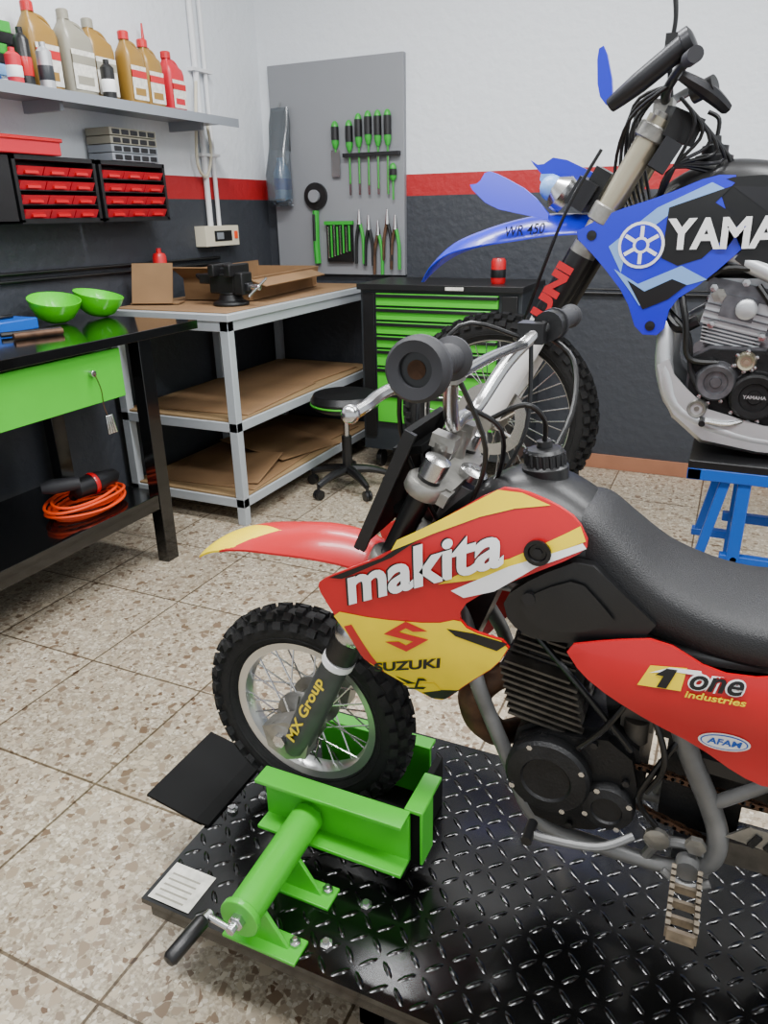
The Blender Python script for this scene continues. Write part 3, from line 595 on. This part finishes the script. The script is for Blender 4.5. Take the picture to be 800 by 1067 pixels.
q=MB();q.panel([(-.162,.800),(-.029,.838),(.110,.812),(.40,.90),(.48,.89),(.42,.76),(.139,.628),(.036,.676),(-.086,.730)],lambda x,z:2.2-sr(x,z),-.005,RED)
sheet(q,[(.38,.88,.09,.02),(.55,.92,.085,.02),(.72,.945,.07,.015),(.85,.94,.05,.01)],1.1,RED);q.build('rear_plastics',bk)
# engine
q=MB()
for k in range(9):
    z=.612+k*.0125;x=-.0025*k;q.box((-.188+x,1.1,z),(.128-(.02 if k>7 else 0),.165,.0045),FIN,(0,8,0))
q.box((-.19,1.1,.66),(.095,.11,.13),ENG,(0,8,0));q.box((-.205,1.1,.735),(.10,.10,.035),ENG,(0,8,0));q.cyl((-.205,1.1,.75),(-.215,1.1,.79),.012,WHT);q.cyl((-.21,1.1,.77),(-.215,1.1,.80),.014,BLK)
for k in range(4):q.box((-.205,1.1,.722+.012*k),(.11-.012*k,.12,.004),FIN,(0,8,0))
case=[(-.236,.585),(-.20,.612),(-.143,.618),(-.082,.628),(-.040,.60),(-.025,.54),(-.040,.478),(-.09,.430),(-.141,.415),(-.205,.425),(-.238,.47),(-.246,.53)]
q.prism(case,1.03,1.19,ENG)
q.prism([(a*.93-.01,b*.94+.03) for a,b in case],1.01,1.03,ENG)
for (x,z,r,y) in((-.174,.533,.070,.985),(-.075,.50,.042,.992)):
    q.lathe([(r,.03),(r,.006),(r*.93,0),(r*.6,-.004),(r*.55,.0),(0,.0)],(x,y,z),(0,1,0),ENG,36)
    for k in range(4):a=2*PI*k/4+.5;q.lathe([(.005,0),(.005,-.005),(0,-.005)],(x+r*.9*math.cos(a),y+.003,z+r*.9*math.sin(a)),(0,1,0),CHR,6)
for k in range(7):
    a=2*PI*k/7+.3;q.lathe([(.006,0),(.006,-.006),(0,-.006)],(-.14+.092*math.cos(a),1.008,.525+.09*math.sin(a)),(0,1,0),BOLT,6)
q.cyl((-.10,1.1,.64),(-.01,1.1,.66),.028,ENG);q.box((-.05,1.09,.665),(.05,.07,.09),FIN);q.cyl((-.05,1.06,.60),(-.05,1.06,.64),.02,FIN);q.lathe([(.022,0),(.022,.03),(.015,.035),(0,.035)],(-.05,1.06,.69),(0,-1,.2),BLK,16)
q.box((.05,1.1,.70),(.14,.12,.14),BLK);q.box((-.09,1.1,.78),(.22,.10,.12),BLK);q.bb((-.0,1.06,.45),(.12,1.14,.64),ENG)
q.box((-.33,1.1,.78),(.05,.1,.2),BLK,(0,20,0))
for p_ in([(-.05,1.0,.62),(-.10,.995,.68),(-.16,1.0,.74),(-.25,1.04,.80)],[(-.02,1.0,.55),(.0,.99,.62),(-.03,1.0,.70),(-.1,1.04,.78)],[(-.13,1.0,.60),(-.09,.99,.66),(-.05,1.0,.74)],[(.0,1.01,.48),(-.03,1.0,.53),(-.01,1.0,.60),(.03,1.02,.68)]):q.tube(p_,.005,BLKD)
q.tube([(-.03,.995,.46),(-.08,.97,.44),(-.16,.965,.43),(-.19,.96,.435)],.007,FRM);q.cyl((-.19,.94,.435),(-.19,.985,.435),.009,BLK)
q.build('engine',bk)
q=MB();q.tube([(-.245,1.08,.66),(-.285,1.06,.655),(-.318,1.05,.62),(-.31,1.06,.565),(-.28,1.08,.525),(-.25,1.15,.50)],[.02,.024,.03,.03,.024,.02],RUST,seg=14);q.build('exhaust_pipe',bk)
# frame
q=MB()
for y in(1.02,1.18):
    s=-1 if y<1.1 else 1
    q.tube([(-.375,1.1+s*.02,.93),(-.345,1.1+s*.04,.78),(-.310,y,.678),(-.285,y,.61),(-.240,y,.510),(-.208,y,.435),(-.17,y,.402),(-.10,y,.396),(-.02,y,.395),(.04,y,.40),(.085,y,.43)],.0135,FRM,seg=12)
    q.tube([(.005,y,.70),(.030,y-.0,.63),(.075,y,.535),(.092,y,.48),(.085,y,.43),(.05,y,.40)],.0165,FRM,seg=12)
    q.tube([(.075,y,.545),(.14,y,.605),(.24,y,.70),(.34,y,.80)],.011,FRM,seg=10)
    q.tube([(-.37,1.1+s*.03,.90),(-.2,y,.84),(0,y,.80),(.2,y,.82),(.42,y,.88)],.012,FRM,seg=10)
    q.box((.26,y-s*.01,.465),(.36,.022,.045),FIN,(0,-2,0))
    q.tube([(-.01,y,.40),(.01,y,.44),(.05,y,.452),(.085,y,.44)],.009,FRM)
    q.lathe([(.02,0),(.02,.008),(.010,.010),(0,.010)],(.005,y+s*.006,.455),(0,s,0),ALU,12);q.lathe([(.016,0),(.016,.01),(0,.011)],(.062,y+s*.012,.47),(0,s,0),ALU,6)
q.cyl((-.36,1.1,.86),(-.33,1.1,.78),.028,FRM);q.bb((.03,1.03,.385),(.09,1.17,.41),FRM)
q.cyl((.42,.98,.445),(.42,1.22,.445),.012,CHR)
q.build('frame',bk)
q=MB()
q.cyl((.055,1.01,.43),(.055,.985,.43),.018,FRM);q.tube([(.02,.985,.42),(.055,.98,.405),(.09,.985,.42)],.006,FRM)
PEGM=M('footpeg_steel','#8d8272',.5,.7,var=.4,vs=60)
for x,s_ in((-.019,1),(.019,1)):
    q.bb((.055+x-.003,.865,.418),(.055+x+.003,.99,.436),PEGM)
    for k in range(9):q.box((.055+x,.872+k*.0135,.440),(.007,.006,.008),PEGM,(45,0,0))
q.bb((.036,.860,.418),(.074,.867,.438),PEGM)
for k in range(3):q.bb((.036,.89+k*.03,.418),(.074,.896+k*.03,.432),PEGM)
q.build('foot_peg',bk)
q=MB()
def chain(a,b,n):
    a=Vector(a);b=Vector(b);d=(b-a).normalized();L_=(b-a).length
    ang=math.degrees(math.atan2(-(d.z),d.x))
    for k in range(n):
        c=a+d*L_*(k+.5)/n;q.box(c+Vector((0,-.005 if k%2 else -.003,0)),(L_/n*1.25,.002,.009),RUST,(0,ang,0));q.box(c+Vector((0,.005 if k%2 else .003,0)),(L_/n*1.25,.002,.009),RUST,(0,ang,0));q.cyl(c+Vector((-L_/n/2,-.006,0)),c+Vector((-L_/n/2,.006,0)),.004,BOLT,seg=6)
chain((-.06,1.03,.575),(.42,1.03,.53),38);chain((-.06,1.03,.50),(.42,1.03,.365),38)
q.ring([(.04,-.002),(.083,-.002),(.083,.002),(.04,.002)],(.42,1.03,.447),(0,1,0),ALU,36);q.prism([(.05,.60),(.22,.59),(.22,.615),(.05,.625)],1.02,1.035,BLK)
q.prism([(.10,.50),(.13,.53),(.26,.525),(.30,.50),(.25,.485)],1.008,1.012,ALU)
for k in range(6):q.box((.14+.022*k,1.006,.508),(.01,.004,.024),ENG,(0,25,0))
q.build('drive_chain',bk)
# ================= blue dirt bike =================
yb=empty('blue_dirt_bike');YC=2.45
q=MB();wheel(q,(-.70,YC,.745),.345,.085,.268,36,48,.05,kh=.014,ks=.022)
q.ring([(.085,-.002),(.125,-.002),(.125,.002),(.085,.002)],(-.70,YC-.07,.745),(0,1,0),CHR,40)
for k in range(6):a=2*PI*k/6;q.cyl((-.70+.03*math.cos(a),YC-.068,.745+.03*math.sin(a)),(-.70+.09*math.cos(a+.4),YC-.07,.745+.09*math.sin(a+.4)),.006,CHR,seg=6)
q.build('front_wheel',yb)
q=MB();wheel(q,(.76,YC,.71),.335,.10,.24,32,42,.06,kh=.014,ks=.024);q.build('rear_wheel',yb)
q=MB();fd2=Vector((.452,0,.865)).normalized();n2=Vector((-fd2.z,0,fd2.x))
for s in(-1,1):
    a=Vector((-.708,YC+.105*s,.745));q.cyl(a,a+fd2*.42,.024,GOLD,seg=18);q.cyl(a+fd2*.40,a+fd2*.99,.034,GOLD,seg=24);q.cyl(a+fd2*.60,a+fd2*.63,.039,ALU,seg=24);q.cyl(a+fd2*.63,a+fd2*.66,.036,BLKD,seg=24)
    q.lathe([(.025,0),(.025,.012),(.014,.014),(0,.014)],a+fd2*.99,fd2,ALU,16)
    for t0,t1,mt,e in((.03,.42,WHT,0),(.38,.60,BLKD,.002)):
        rings=[]
        for t in(t0,(t0+t1)/2,t1):
            c=a+fd2*t;rr_=.040+e;rings.append([c+n2*(rr_*math.cos(th))-Vector((0,rr_*math.sin(th),0)) for th in [D(-80+250*i/12) for i in range(13)]]+[c+n2*((rr_-.003)*math.cos(th))-Vector((0,(rr_-.003)*math.sin(th),0)) for th in [D(170-250*i/12) for i in range(13)]])
        q.loft(rings,mt)
    q.lathe([(0,-.03),(.03,-.03),(.03,.03),(0,.03)],a,(0,1,0),ALU,16)
q.text('UNI',-.520,1.088,.17,.050,lambda x,z:YC-.105-.045,RED,ang=62.4,bold=.06)
for t,w_ in((.72,.05),(.95,.04)):
    c=Vector((-.708,YC,.745))+fd2*t;q.box(c+n2*-.01,(.08,.22,w_),ALU,(0,27,0))
    for s in(-1,1):q.lathe([(.040,-w_/2),(.044,-w_/2+.004),(.044,w_/2-.004),(.040,w_/2)],c+Vector((0,.105*s,0)),fd2,ALU,20)
q.build('front_fork',yb)
q=MB()
q.tube([(-.16,YC-.38,1.72),(-.19,YC-.25,1.73),(-.24,YC-.12,1.69),(-.25,YC-.04,1.67),(-.25,YC+.04,1.67),(-.24,YC+.12,1.69),(-.19,YC+.25,1.73),(-.16,YC+.38,1.72)],.013,BLKD,seg=12)
q.cyl((-.16,YC-.39,1.72),(-.185,YC-.26,1.73),.018,RUB);q.cyl((-.16,YC+.39,1.72),(-.185,YC+.26,1.73),.018,RUB)
q.box((-.255,YC,1.645),(.05,.10,.06),ALU)
q.tube([(-.37,YC-.20,1.65),(-.30,YC-.22,1.695),(-.20,YC-.24,1.765)],[.018,.026,.026],BOLT,seg=14);q.lathe([(.034,0),(.034,.02),(.02,.025),(0,.025)],(-.20,YC-.24,1.765),(.8,-.1,.45),BOLT,20)
q.tube([(-.24,YC-.02,1.68),(-.25,YC-.05,1.78),(-.245,YC-.06,1.86),(-.26,YC-.06,1.95)],[.008,.006,.006,.008],BLKD);q.box((-.25,YC-.05,1.80),(.03,.03,.05),BLKD)
for i in range(7):
    o=.03*i;q.tube([(-.22-o*.3,YC-.15+o,1.70),(-.33,YC-.12+o,1.62+.02*(i%3)),(-.36+o*.4,YC-.08+o*.6,1.48),(-.30+o*.3,YC-.08+o*.4,1.36),(-.22,YC-.05,1.28)],.005,BLKD)
    q.tube([(-.2,YC-.17,1.66),(-.16+.02*i,YC-.16+.02*i,1.6-.02*i),(-.2,YC-.13,1.50),(-.24,YC-.1,1.40)],.005,BLKD if i%2 else BOLT)
q.box((-.20,YC-.1,1.60),(.09,.06,.07),BLK,(10,20,30));q.box((-.23,YC-.12,1.53),(.05,.05,.08),BOLT,(0,30,10));q.cyl((-.17,YC-.2,1.66),(-.12,YC-.22,1.68),.022,BLK)
q.tube([(-.2,YC-.25,1.7),(-.13,YC-.22,1.66),(-.09,YC-.16,1.63)],[.012,.02,.015],BOLT)
q.tube([(-.39,YC-.16,1.55),(-.47,YC-.17,1.40),(-.55,YC-.16,1.18),(-.66,YC-.12,.85)],.005,BLKD)
q.build('handlebar',yb)
q=MB();bl=lambda x,z:YC-.20
q.panel([(-.415,1.78),(-.395,1.79),(-.365,1.69),(-.375,1.645),(-.405,1.68)],bl,.02,BLU)
q.panel([(-.80,1.475),(-.765,1.478),(-.745,1.515),(-.70,1.50),(-.60,1.45),(-.52,1.37),(-.60,1.385),(-.72,1.41)],lambda x,z:YC-.10+.3*(z-1.38),.012,BLU,rnd=1)
q.panel([(-.65,1.55),(-.61,1.525),(-.56,1.555),(-.42,1.49),(-.43,1.44),(-.55,1.45)],lambda x,z:YC+.06,.015,BLU)
q.panel([(-.60,1.50),(-.54,1.50),(-.50,1.46),(-.55,1.43)],lambda x,z:YC-.02,.02,LBLU)
q.lathe([(.0,0),(.05,0),(.055,.03),(.03,.06),(0,.065)],(-.50,YC-.02,1.43),(-.6,-.2,.5),CHR,20);q.box((-.45,YC,1.44),(.06,.18,.08),BOLT,(0,30,0));q.box((-.42,YC,1.46),(.05,.10,.10),BLK,(0,28,0));q.ball((-.55,YC-.03,1.46),.036,LBLU)
q.build('headlight_cowl',yb)
q=MB();sheet(q,[(-.975,1.185,.012,.002),(-.93,1.245,.05,.012),(-.86,1.305,.075,.03),(-.76,1.345,.085,.045),(-.65,1.375,.09,.06),(-.54,1.39,.09,.06),(-.44,1.385,.08,.05),(-.36,1.37,.06,.03)],YC,BLU,n=18)
q.text('WR 450',-.665,1.325,.12,.03,lambda x,z:YC-.093,BLKD,shear=.3,ang=5);q.build('front_fender',yb)
sY=lambda x,z:YC-.145+.9*max(0,z-1.36)**2+.5*max(0,x+.1)**2
q=MB();q.panel([(-.455,1.335),(-.40,1.365),(-.347,1.392),(-.22,1.43),(-.10,1.478),(-.03,1.475),(-.085,1.41),(.035,1.335),(-.085,1.21),(-.166,1.150),(-.178,1.06),(-.248,1.06),(-.290,1.165),(-.375,1.262)],sY,.006,BLU)
q.panel([(-.35,1.30),(-.23,1.40),(-.10,1.46),(-.06,1.44),(-.2,1.38),(-.30,1.30),(-.31,1.23)],sY,0,LBLU,off=.002,rnd=0)
q.panel([(-.20,1.40),(-.05,1.45),(-.085,1.41),(-.01,1.365),(-.10,1.27),(-.16,1.25),(-.205,1.27)],sY,0,BLKD,off=.0025,rnd=0)
q.panel([(-.33,1.24),(-.26,1.20),(-.15,1.25),(-.08,1.215),(-.16,1.19),(-.25,1.14),(-.28,1.18)],sY,0,LBLU,off=.003,rnd=0)
q.panel([(-.29,1.21),(-.24,1.18),(-.17,1.215),(-.13,1.20),(-.175,1.16),(-.24,1.13)],sY,0,BLKD,off=.004,rnd=0)
for x_,z_ in((-.215,1.085),(-.40,1.33)):q.lathe([(.014,0),(.014,.004),(0,.005)],(x_,sY(x_,z_),z_),(0,-1,0),BLK,14)
circ=lambda r:[(-.262+r*math.cos(2*PI*k/30),1.304+r*math.sin(2*PI*k/30)) for k in range(30)]
q.panel(circ(.062),sY,0,WHT,off=.005,rnd=0,g=.015);q.panel(circ(.054),sY,0,BLU,off=.006,rnd=0,g=.015)
for k in range(6):
    a=PI/2+2*PI*k/6;ca,sa=math.cos(a),math.sin(a);q.panel([(-.262+ca*.050-sa*.005,1.304+sa*.050+ca*.005),(-.262-sa*.005,1.304+ca*.005),(-.262+sa*.005,1.304-ca*.005),(-.262+ca*.050+sa*.005,1.304+sa*.050-ca*.005)],sY,0,WHT,off=.007,rnd=0)
q.panel([(-.262+.022*math.cos(2*PI*k/16),1.304+.022*math.sin(2*PI*k/16)) for k in range(16)],sY,0,WHT,off=.0075,rnd=0,g=.015);q.panel([(-.262+.015*math.cos(2*PI*k/16),1.304+.015*math.sin(2*PI*k/16)) for k in range(16)],sY,0,BLU,off=.008,rnd=0,g=.015)
q.build('radiator_shroud',yb)
q=MB();body(q,[(-.27,1.42,1.25,.07),(-.20,1.48,1.22,.10),(-.12,1.515,1.20,.125),(-.02,1.52,1.20,.135),(.10,1.50,1.20,.12),(.22,1.47,1.22,.11)],YC,BLK)
body(q,[(.05,1.50,1.40,.08),(.2,1.47,1.36,.10),(.5,1.45,1.37,.11),(.85,1.47,1.40,.09),(1.0,1.47,1.42,.06)],YC,SEATM)
q.lathe([(.05,0),(.05,.015),(.035,.02),(.035,.04),(.015,.045),(.012,.065),(0,.065)],(-.11,YC,1.515),(0,0,1),BLK,24);q.tube([(-.11,YC,1.57),(-.11,YC,1.62),(-.14,YC,1.64)],.006,BLKD)
sT=lambda x,z:YC-.138+.5*max(0,z-1.38)**2
q.panel([(-.20,1.40),(-.08,1.47),(.05,1.475),(.25,1.42),(.42,1.38),(.40,1.26),(.15,1.235),(-.03,1.25),(.02,1.33)],sT,.004,BLKD)
q.panel([(-.05,1.45),(.10,1.44),(.30,1.38),(.2,1.35),(.05,1.38)],sT,0,BOLT,off=.002,rnd=0)
q.text('YAMAHA',-.196,1.292,.42,.080,lambda x,z:YC-.158,WHT,bold=.035,off=.0,ang=1)
q.panel([(.10,1.24),(.45,1.27),(.9,1.40),(1.0,1.44),(.5,1.38),(.3,1.34)],lambda x,z:YC-.11,.01,BLU)
sheet(q,[(.85,1.44,.09,.02),(1.1,1.46,.08,.02),(1.3,1.45,.05,.01)],YC,BLU);q.build('tank_and_seat',yb)
q=MB();RE=Euler((0,D(12),0)).to_matrix()
def eb(c,d,mt):q.box(c,d,mt,RE)
eb((.02,YC,1.215),(.17,.16,.035),SLV);eb((.015,YC,1.18),(.19,.19,.04),CASE);eb((.01,YC,1.12),(.175,.18,.09),SLV)
for k in range(3):eb((.012,YC,1.09+.02*k),(.185,.195,.004),CASE)
eb((.01,YC-.095,1.135),(.09,.02,.06),CASE);q.lathe([(.028,0),(.028,.02),(.02,.026),(0,.026)],(.03,YC-.10,1.135),(0,-1,0),SLV,20);q.lathe([(.02,0),(.02,.018),(0,.02)],(-.045,YC-.09,1.17),(0,-1,0),ALU,6)
for k in range(6):eb((.0,YC,1.025+.010*k),(.16,.175,.004),SLV)
eb((.0,YC,1.05),(.13,.15,.07),CASE)
for xx,zz in((-.06,1.19),(.09,1.16),(-.055,1.09),(.08,1.06),(.02,1.205)):q.lathe([(.011,0),(.011,.012),(0,.013)],(xx,YC-.098,zz),(0,-1,0),CHR,6)
c2=[(-.10,1.00),(-.05,1.03),(.10,1.03),(.24,1.0),(.27,.90),(.22,.82),(.08,.795),(-.03,.81),(-.10,.87)]
q.prism(c2,YC-.105,YC+.13,CASE);q.prism([(a*.92,b*.94+.055) for a,b in c2],YC-.122,YC-.105,ENG)
def cover(x,z,r,mt,d=.03):
    q.lathe([(r*1.06,0),(r*1.06,.006),(r,.010),(r*.96,d),(r*.86,d+.006),(r*.6,d+.004),(r*.55,d-.004),(r*.3,d-.004),(r*.26,d+.002),(0,d+.002)],(x,YC-.118,z),(0,-1,0),mt,32)
    for k in range(6):a=2*PI*k/6+x*9;q.lathe([(.006,0),(.006,.014),(0,.015)],(x+r*1.1*math.cos(a),YC-.118,z+r*1.1*math.sin(a)),(0,-1,0),CHR,6)
cover(-.02,.935,.055,CASE);cover(.085,.90,.068,ENG,.035);cover(.17,.965,.036,SLV);cover(-.06,.855,.028,ALU);cover(.05,.995,.026,GOLD,.02);cover(.20,.87,.035,CASE)
q.text('YAMAHA',.055,.897,.06,.010,lambda x,z:YC-.157,SLV,bold=.02)
for p_ in([(-.15,YC-.12,1.2),(-.12,YC-.15,1.1),(-.10,YC-.14,1.0),(-.02,YC-.14,.99)],[(.05,YC-.13,1.2),(.12,YC-.15,1.1),(.1,YC-.15,1.02)],[(-.08,YC-.12,1.22),(-.03,YC-.13,1.245),(.06,YC-.13,1.24)],[(-.17,YC-.10,1.12),(-.11,YC-.13,1.06),(-.09,YC-.13,.96),(-.05,YC-.14,.90)]):q.tube(p_,.009,BLKD)
q.tube([(-.19,YC-.09,1.13),(-.14,YC-.11,1.08),(-.09,YC-.11,1.10)],.017,BLKD);q.tube([(.1,YC-.12,.84),(.03,YC-.155,.82),(-.04,YC-.16,.825)],.007,CHR);q.cyl((-.04,YC-.20,.825),(-.04,YC-.15,.825),.009,BLK)
q.tube([(-.07,YC,1.12),(-.15,YC+.02,1.05),(-.14,YC+.05,.93),(-.02,YC+.1,.87),(.3,YC+.13,.95),(.6,YC+.14,1.1)],.022,SLV,seg=12)
for s in(-1,1):
    q.box((-.215,YC+.085*s,1.20),(.03,.10,.24),BOLT,(0,10,0))
    for k in range(10):q.box((-.232,YC+.085*s,1.10+.021*k),(.004,.095,.003),CHR,(0,10,0))
q.box((.30,YC,1.15),(.25,.12,.2),BLK);q.cyl((.10,YC,1.15),(.2,YC,1.17),.03,BLK);q.build('engine',yb)
q=MB()
for s in(-1,1):
    q.tube([(-.27,YC+s*.02,1.40),(-.21,YC+s*.05,1.20),(-.175,YC+s*.10,1.07),(-.16,YC+s*.125,.95),(-.10,YC+s*.13,.84),(.1,YC+s*.13,.775),(.35,YC+s*.13,.78)],[.02,.022,.024,.026,.022,.02,.02],SLV,seg=12)
    q.tube([(-.25,YC+s*.06,1.36),(.1,YC+s*.13,1.22),(.32,YC+s*.13,1.08),(.36,YC+s*.12,.80)],.024,SLV,seg=12)
    q.box((.57,YC+s*.10,.77),(.42,.03,.06),SLV,(0,8,0));q.tube([(.3,YC+s*.08,1.25),(.6,YC+s*.08,1.36),(.9,YC+s*.06,1.40)],.012,SLV)
sk=[(-.178,.965),(-.158,.90),(-.118,.825),(-.03,.755),(.12,.735),(.40,.735)];hh=[.03,.05,.085,.10,.085,.075];rings=[]
for (x,z),h_ in zip(sk,hh):
    dx=.025 if z>.78 else .0
    rings.append([(x+dx,YC-.145,z+h_),(x-.004,YC-.150,z+.01),(x-.01,YC-.10,z-.012),(x-.01,YC+.10,z-.012),(x-.004,YC+.150,z+.01),(x+dx,YC+.145,z+h_),(x+dx,YC+.138,z+h_),(x,YC+.105,z),(x,YC-.105,z),(x+dx,YC-.138,z+h_)])
q.loft(rings,SLV);q.build('frame_and_skid_plate',yb)
# stand
q=MB();q.bb((-.06,2.24,.695),(.48,2.66,.718),BLK);q.bb((-.06,2.24,.66),(.48,2.28,.695),BLU2);q.bb((-.06,2.62,.66),(.48,2.66,.695),BLU2);q.bb((-.06,2.24,.66),(-.02,2.66,.695),BLU2);q.bb((.44,2.24,.66),(.48,2.66,.695),BLU2)
for y in(2.27,2.63):
    for x in(.08,.34):q.bb((x,y-.02,.0),(x+.035,y+.02,.66),BLU2)
    q.box((.02,y,.51),(.028,.028,.34),BLU2,(0,10,0));q.bb((-.10,y-.02,.0),(.5,y+.02,.04),BLU2);q.bb((.06,y-.015,.40),(.38,y+.015,.43),BLU2);q.bb((-.03,y-.018,.335),(.10,y+.018,.36),BLU2)
for x in(.08,.34):q.bb((x,2.27,.1),(x+.035,2.63,.14),BLU2);q.cyl((x+.02,2.25,.42),(x+.02,2.68,.42),.012,CHR)
q.build('bike_stand',bev=.003)
# ---------------- lighting ----------------
LD=M('lamp_diffuser','#ffffff',.5,emit=6)
def tubefix(name,x,y,l,w,pw):
    q=MB();q.bb((x-l/2,y-w/2,CZ-.05),(x+l/2,y+w/2,CZ),PIPE);q.bb((x-l/2+.02,y-w/2+.02,CZ-.058),(x+l/2-.02,y+w/2-.02,CZ-.05),LD);q.build(name)
    ld=bpy.data.lights.new(name+'_light','AREA');ld.shape='RECTANGLE';ld.size=l;ld.size_y=w;ld.energy=pw;ld.color=(.97,.985,1)
    o=bpy.data.objects.new(name+'_light',ld);o.location=(x,y,CZ-.07);bpy.context.collection.objects.link(o)
tubefix('ceiling_lamp',-1.2,2.5,1.5,.3,84);tubefix('ceiling_lamp.001',-1.0,.6,1.5,.3,68);tubefix('ceiling_lamp.002',1.0,2.4,1.5,.3,68);tubefix('ceiling_lamp.003',.8,.4,1.5,.3,66)
w=bpy.data.worlds.new('world');bpy.context.scene.world=w;w.use_nodes=True;bg=w.node_tree.nodes['Background'];bg.inputs[0].default_value=(.90,.95,1,1);bg.inputs[1].default_value=1.1
# ---------------- camera ----------------
cd=bpy.data.cameras.new('camera');cd.sensor_fit='HORIZONTAL';cd.sensor_width=36;cd.lens=36*775/800;cd.clip_start=.05
cam=bpy.data.objects.new('camera',cd);bpy.context.collection.objects.link(cam)
R=Matrix.Rotation(D(24.9),3,'Z')@Matrix.Rotation(D(90-21.9),3,'X')@Matrix.Rotation(D(-1.1),3,'Z')
cam.matrix_world=Matrix.Translation((0,0,1.4))@R.to_4x4()
bpy.context.scene.camera=cam
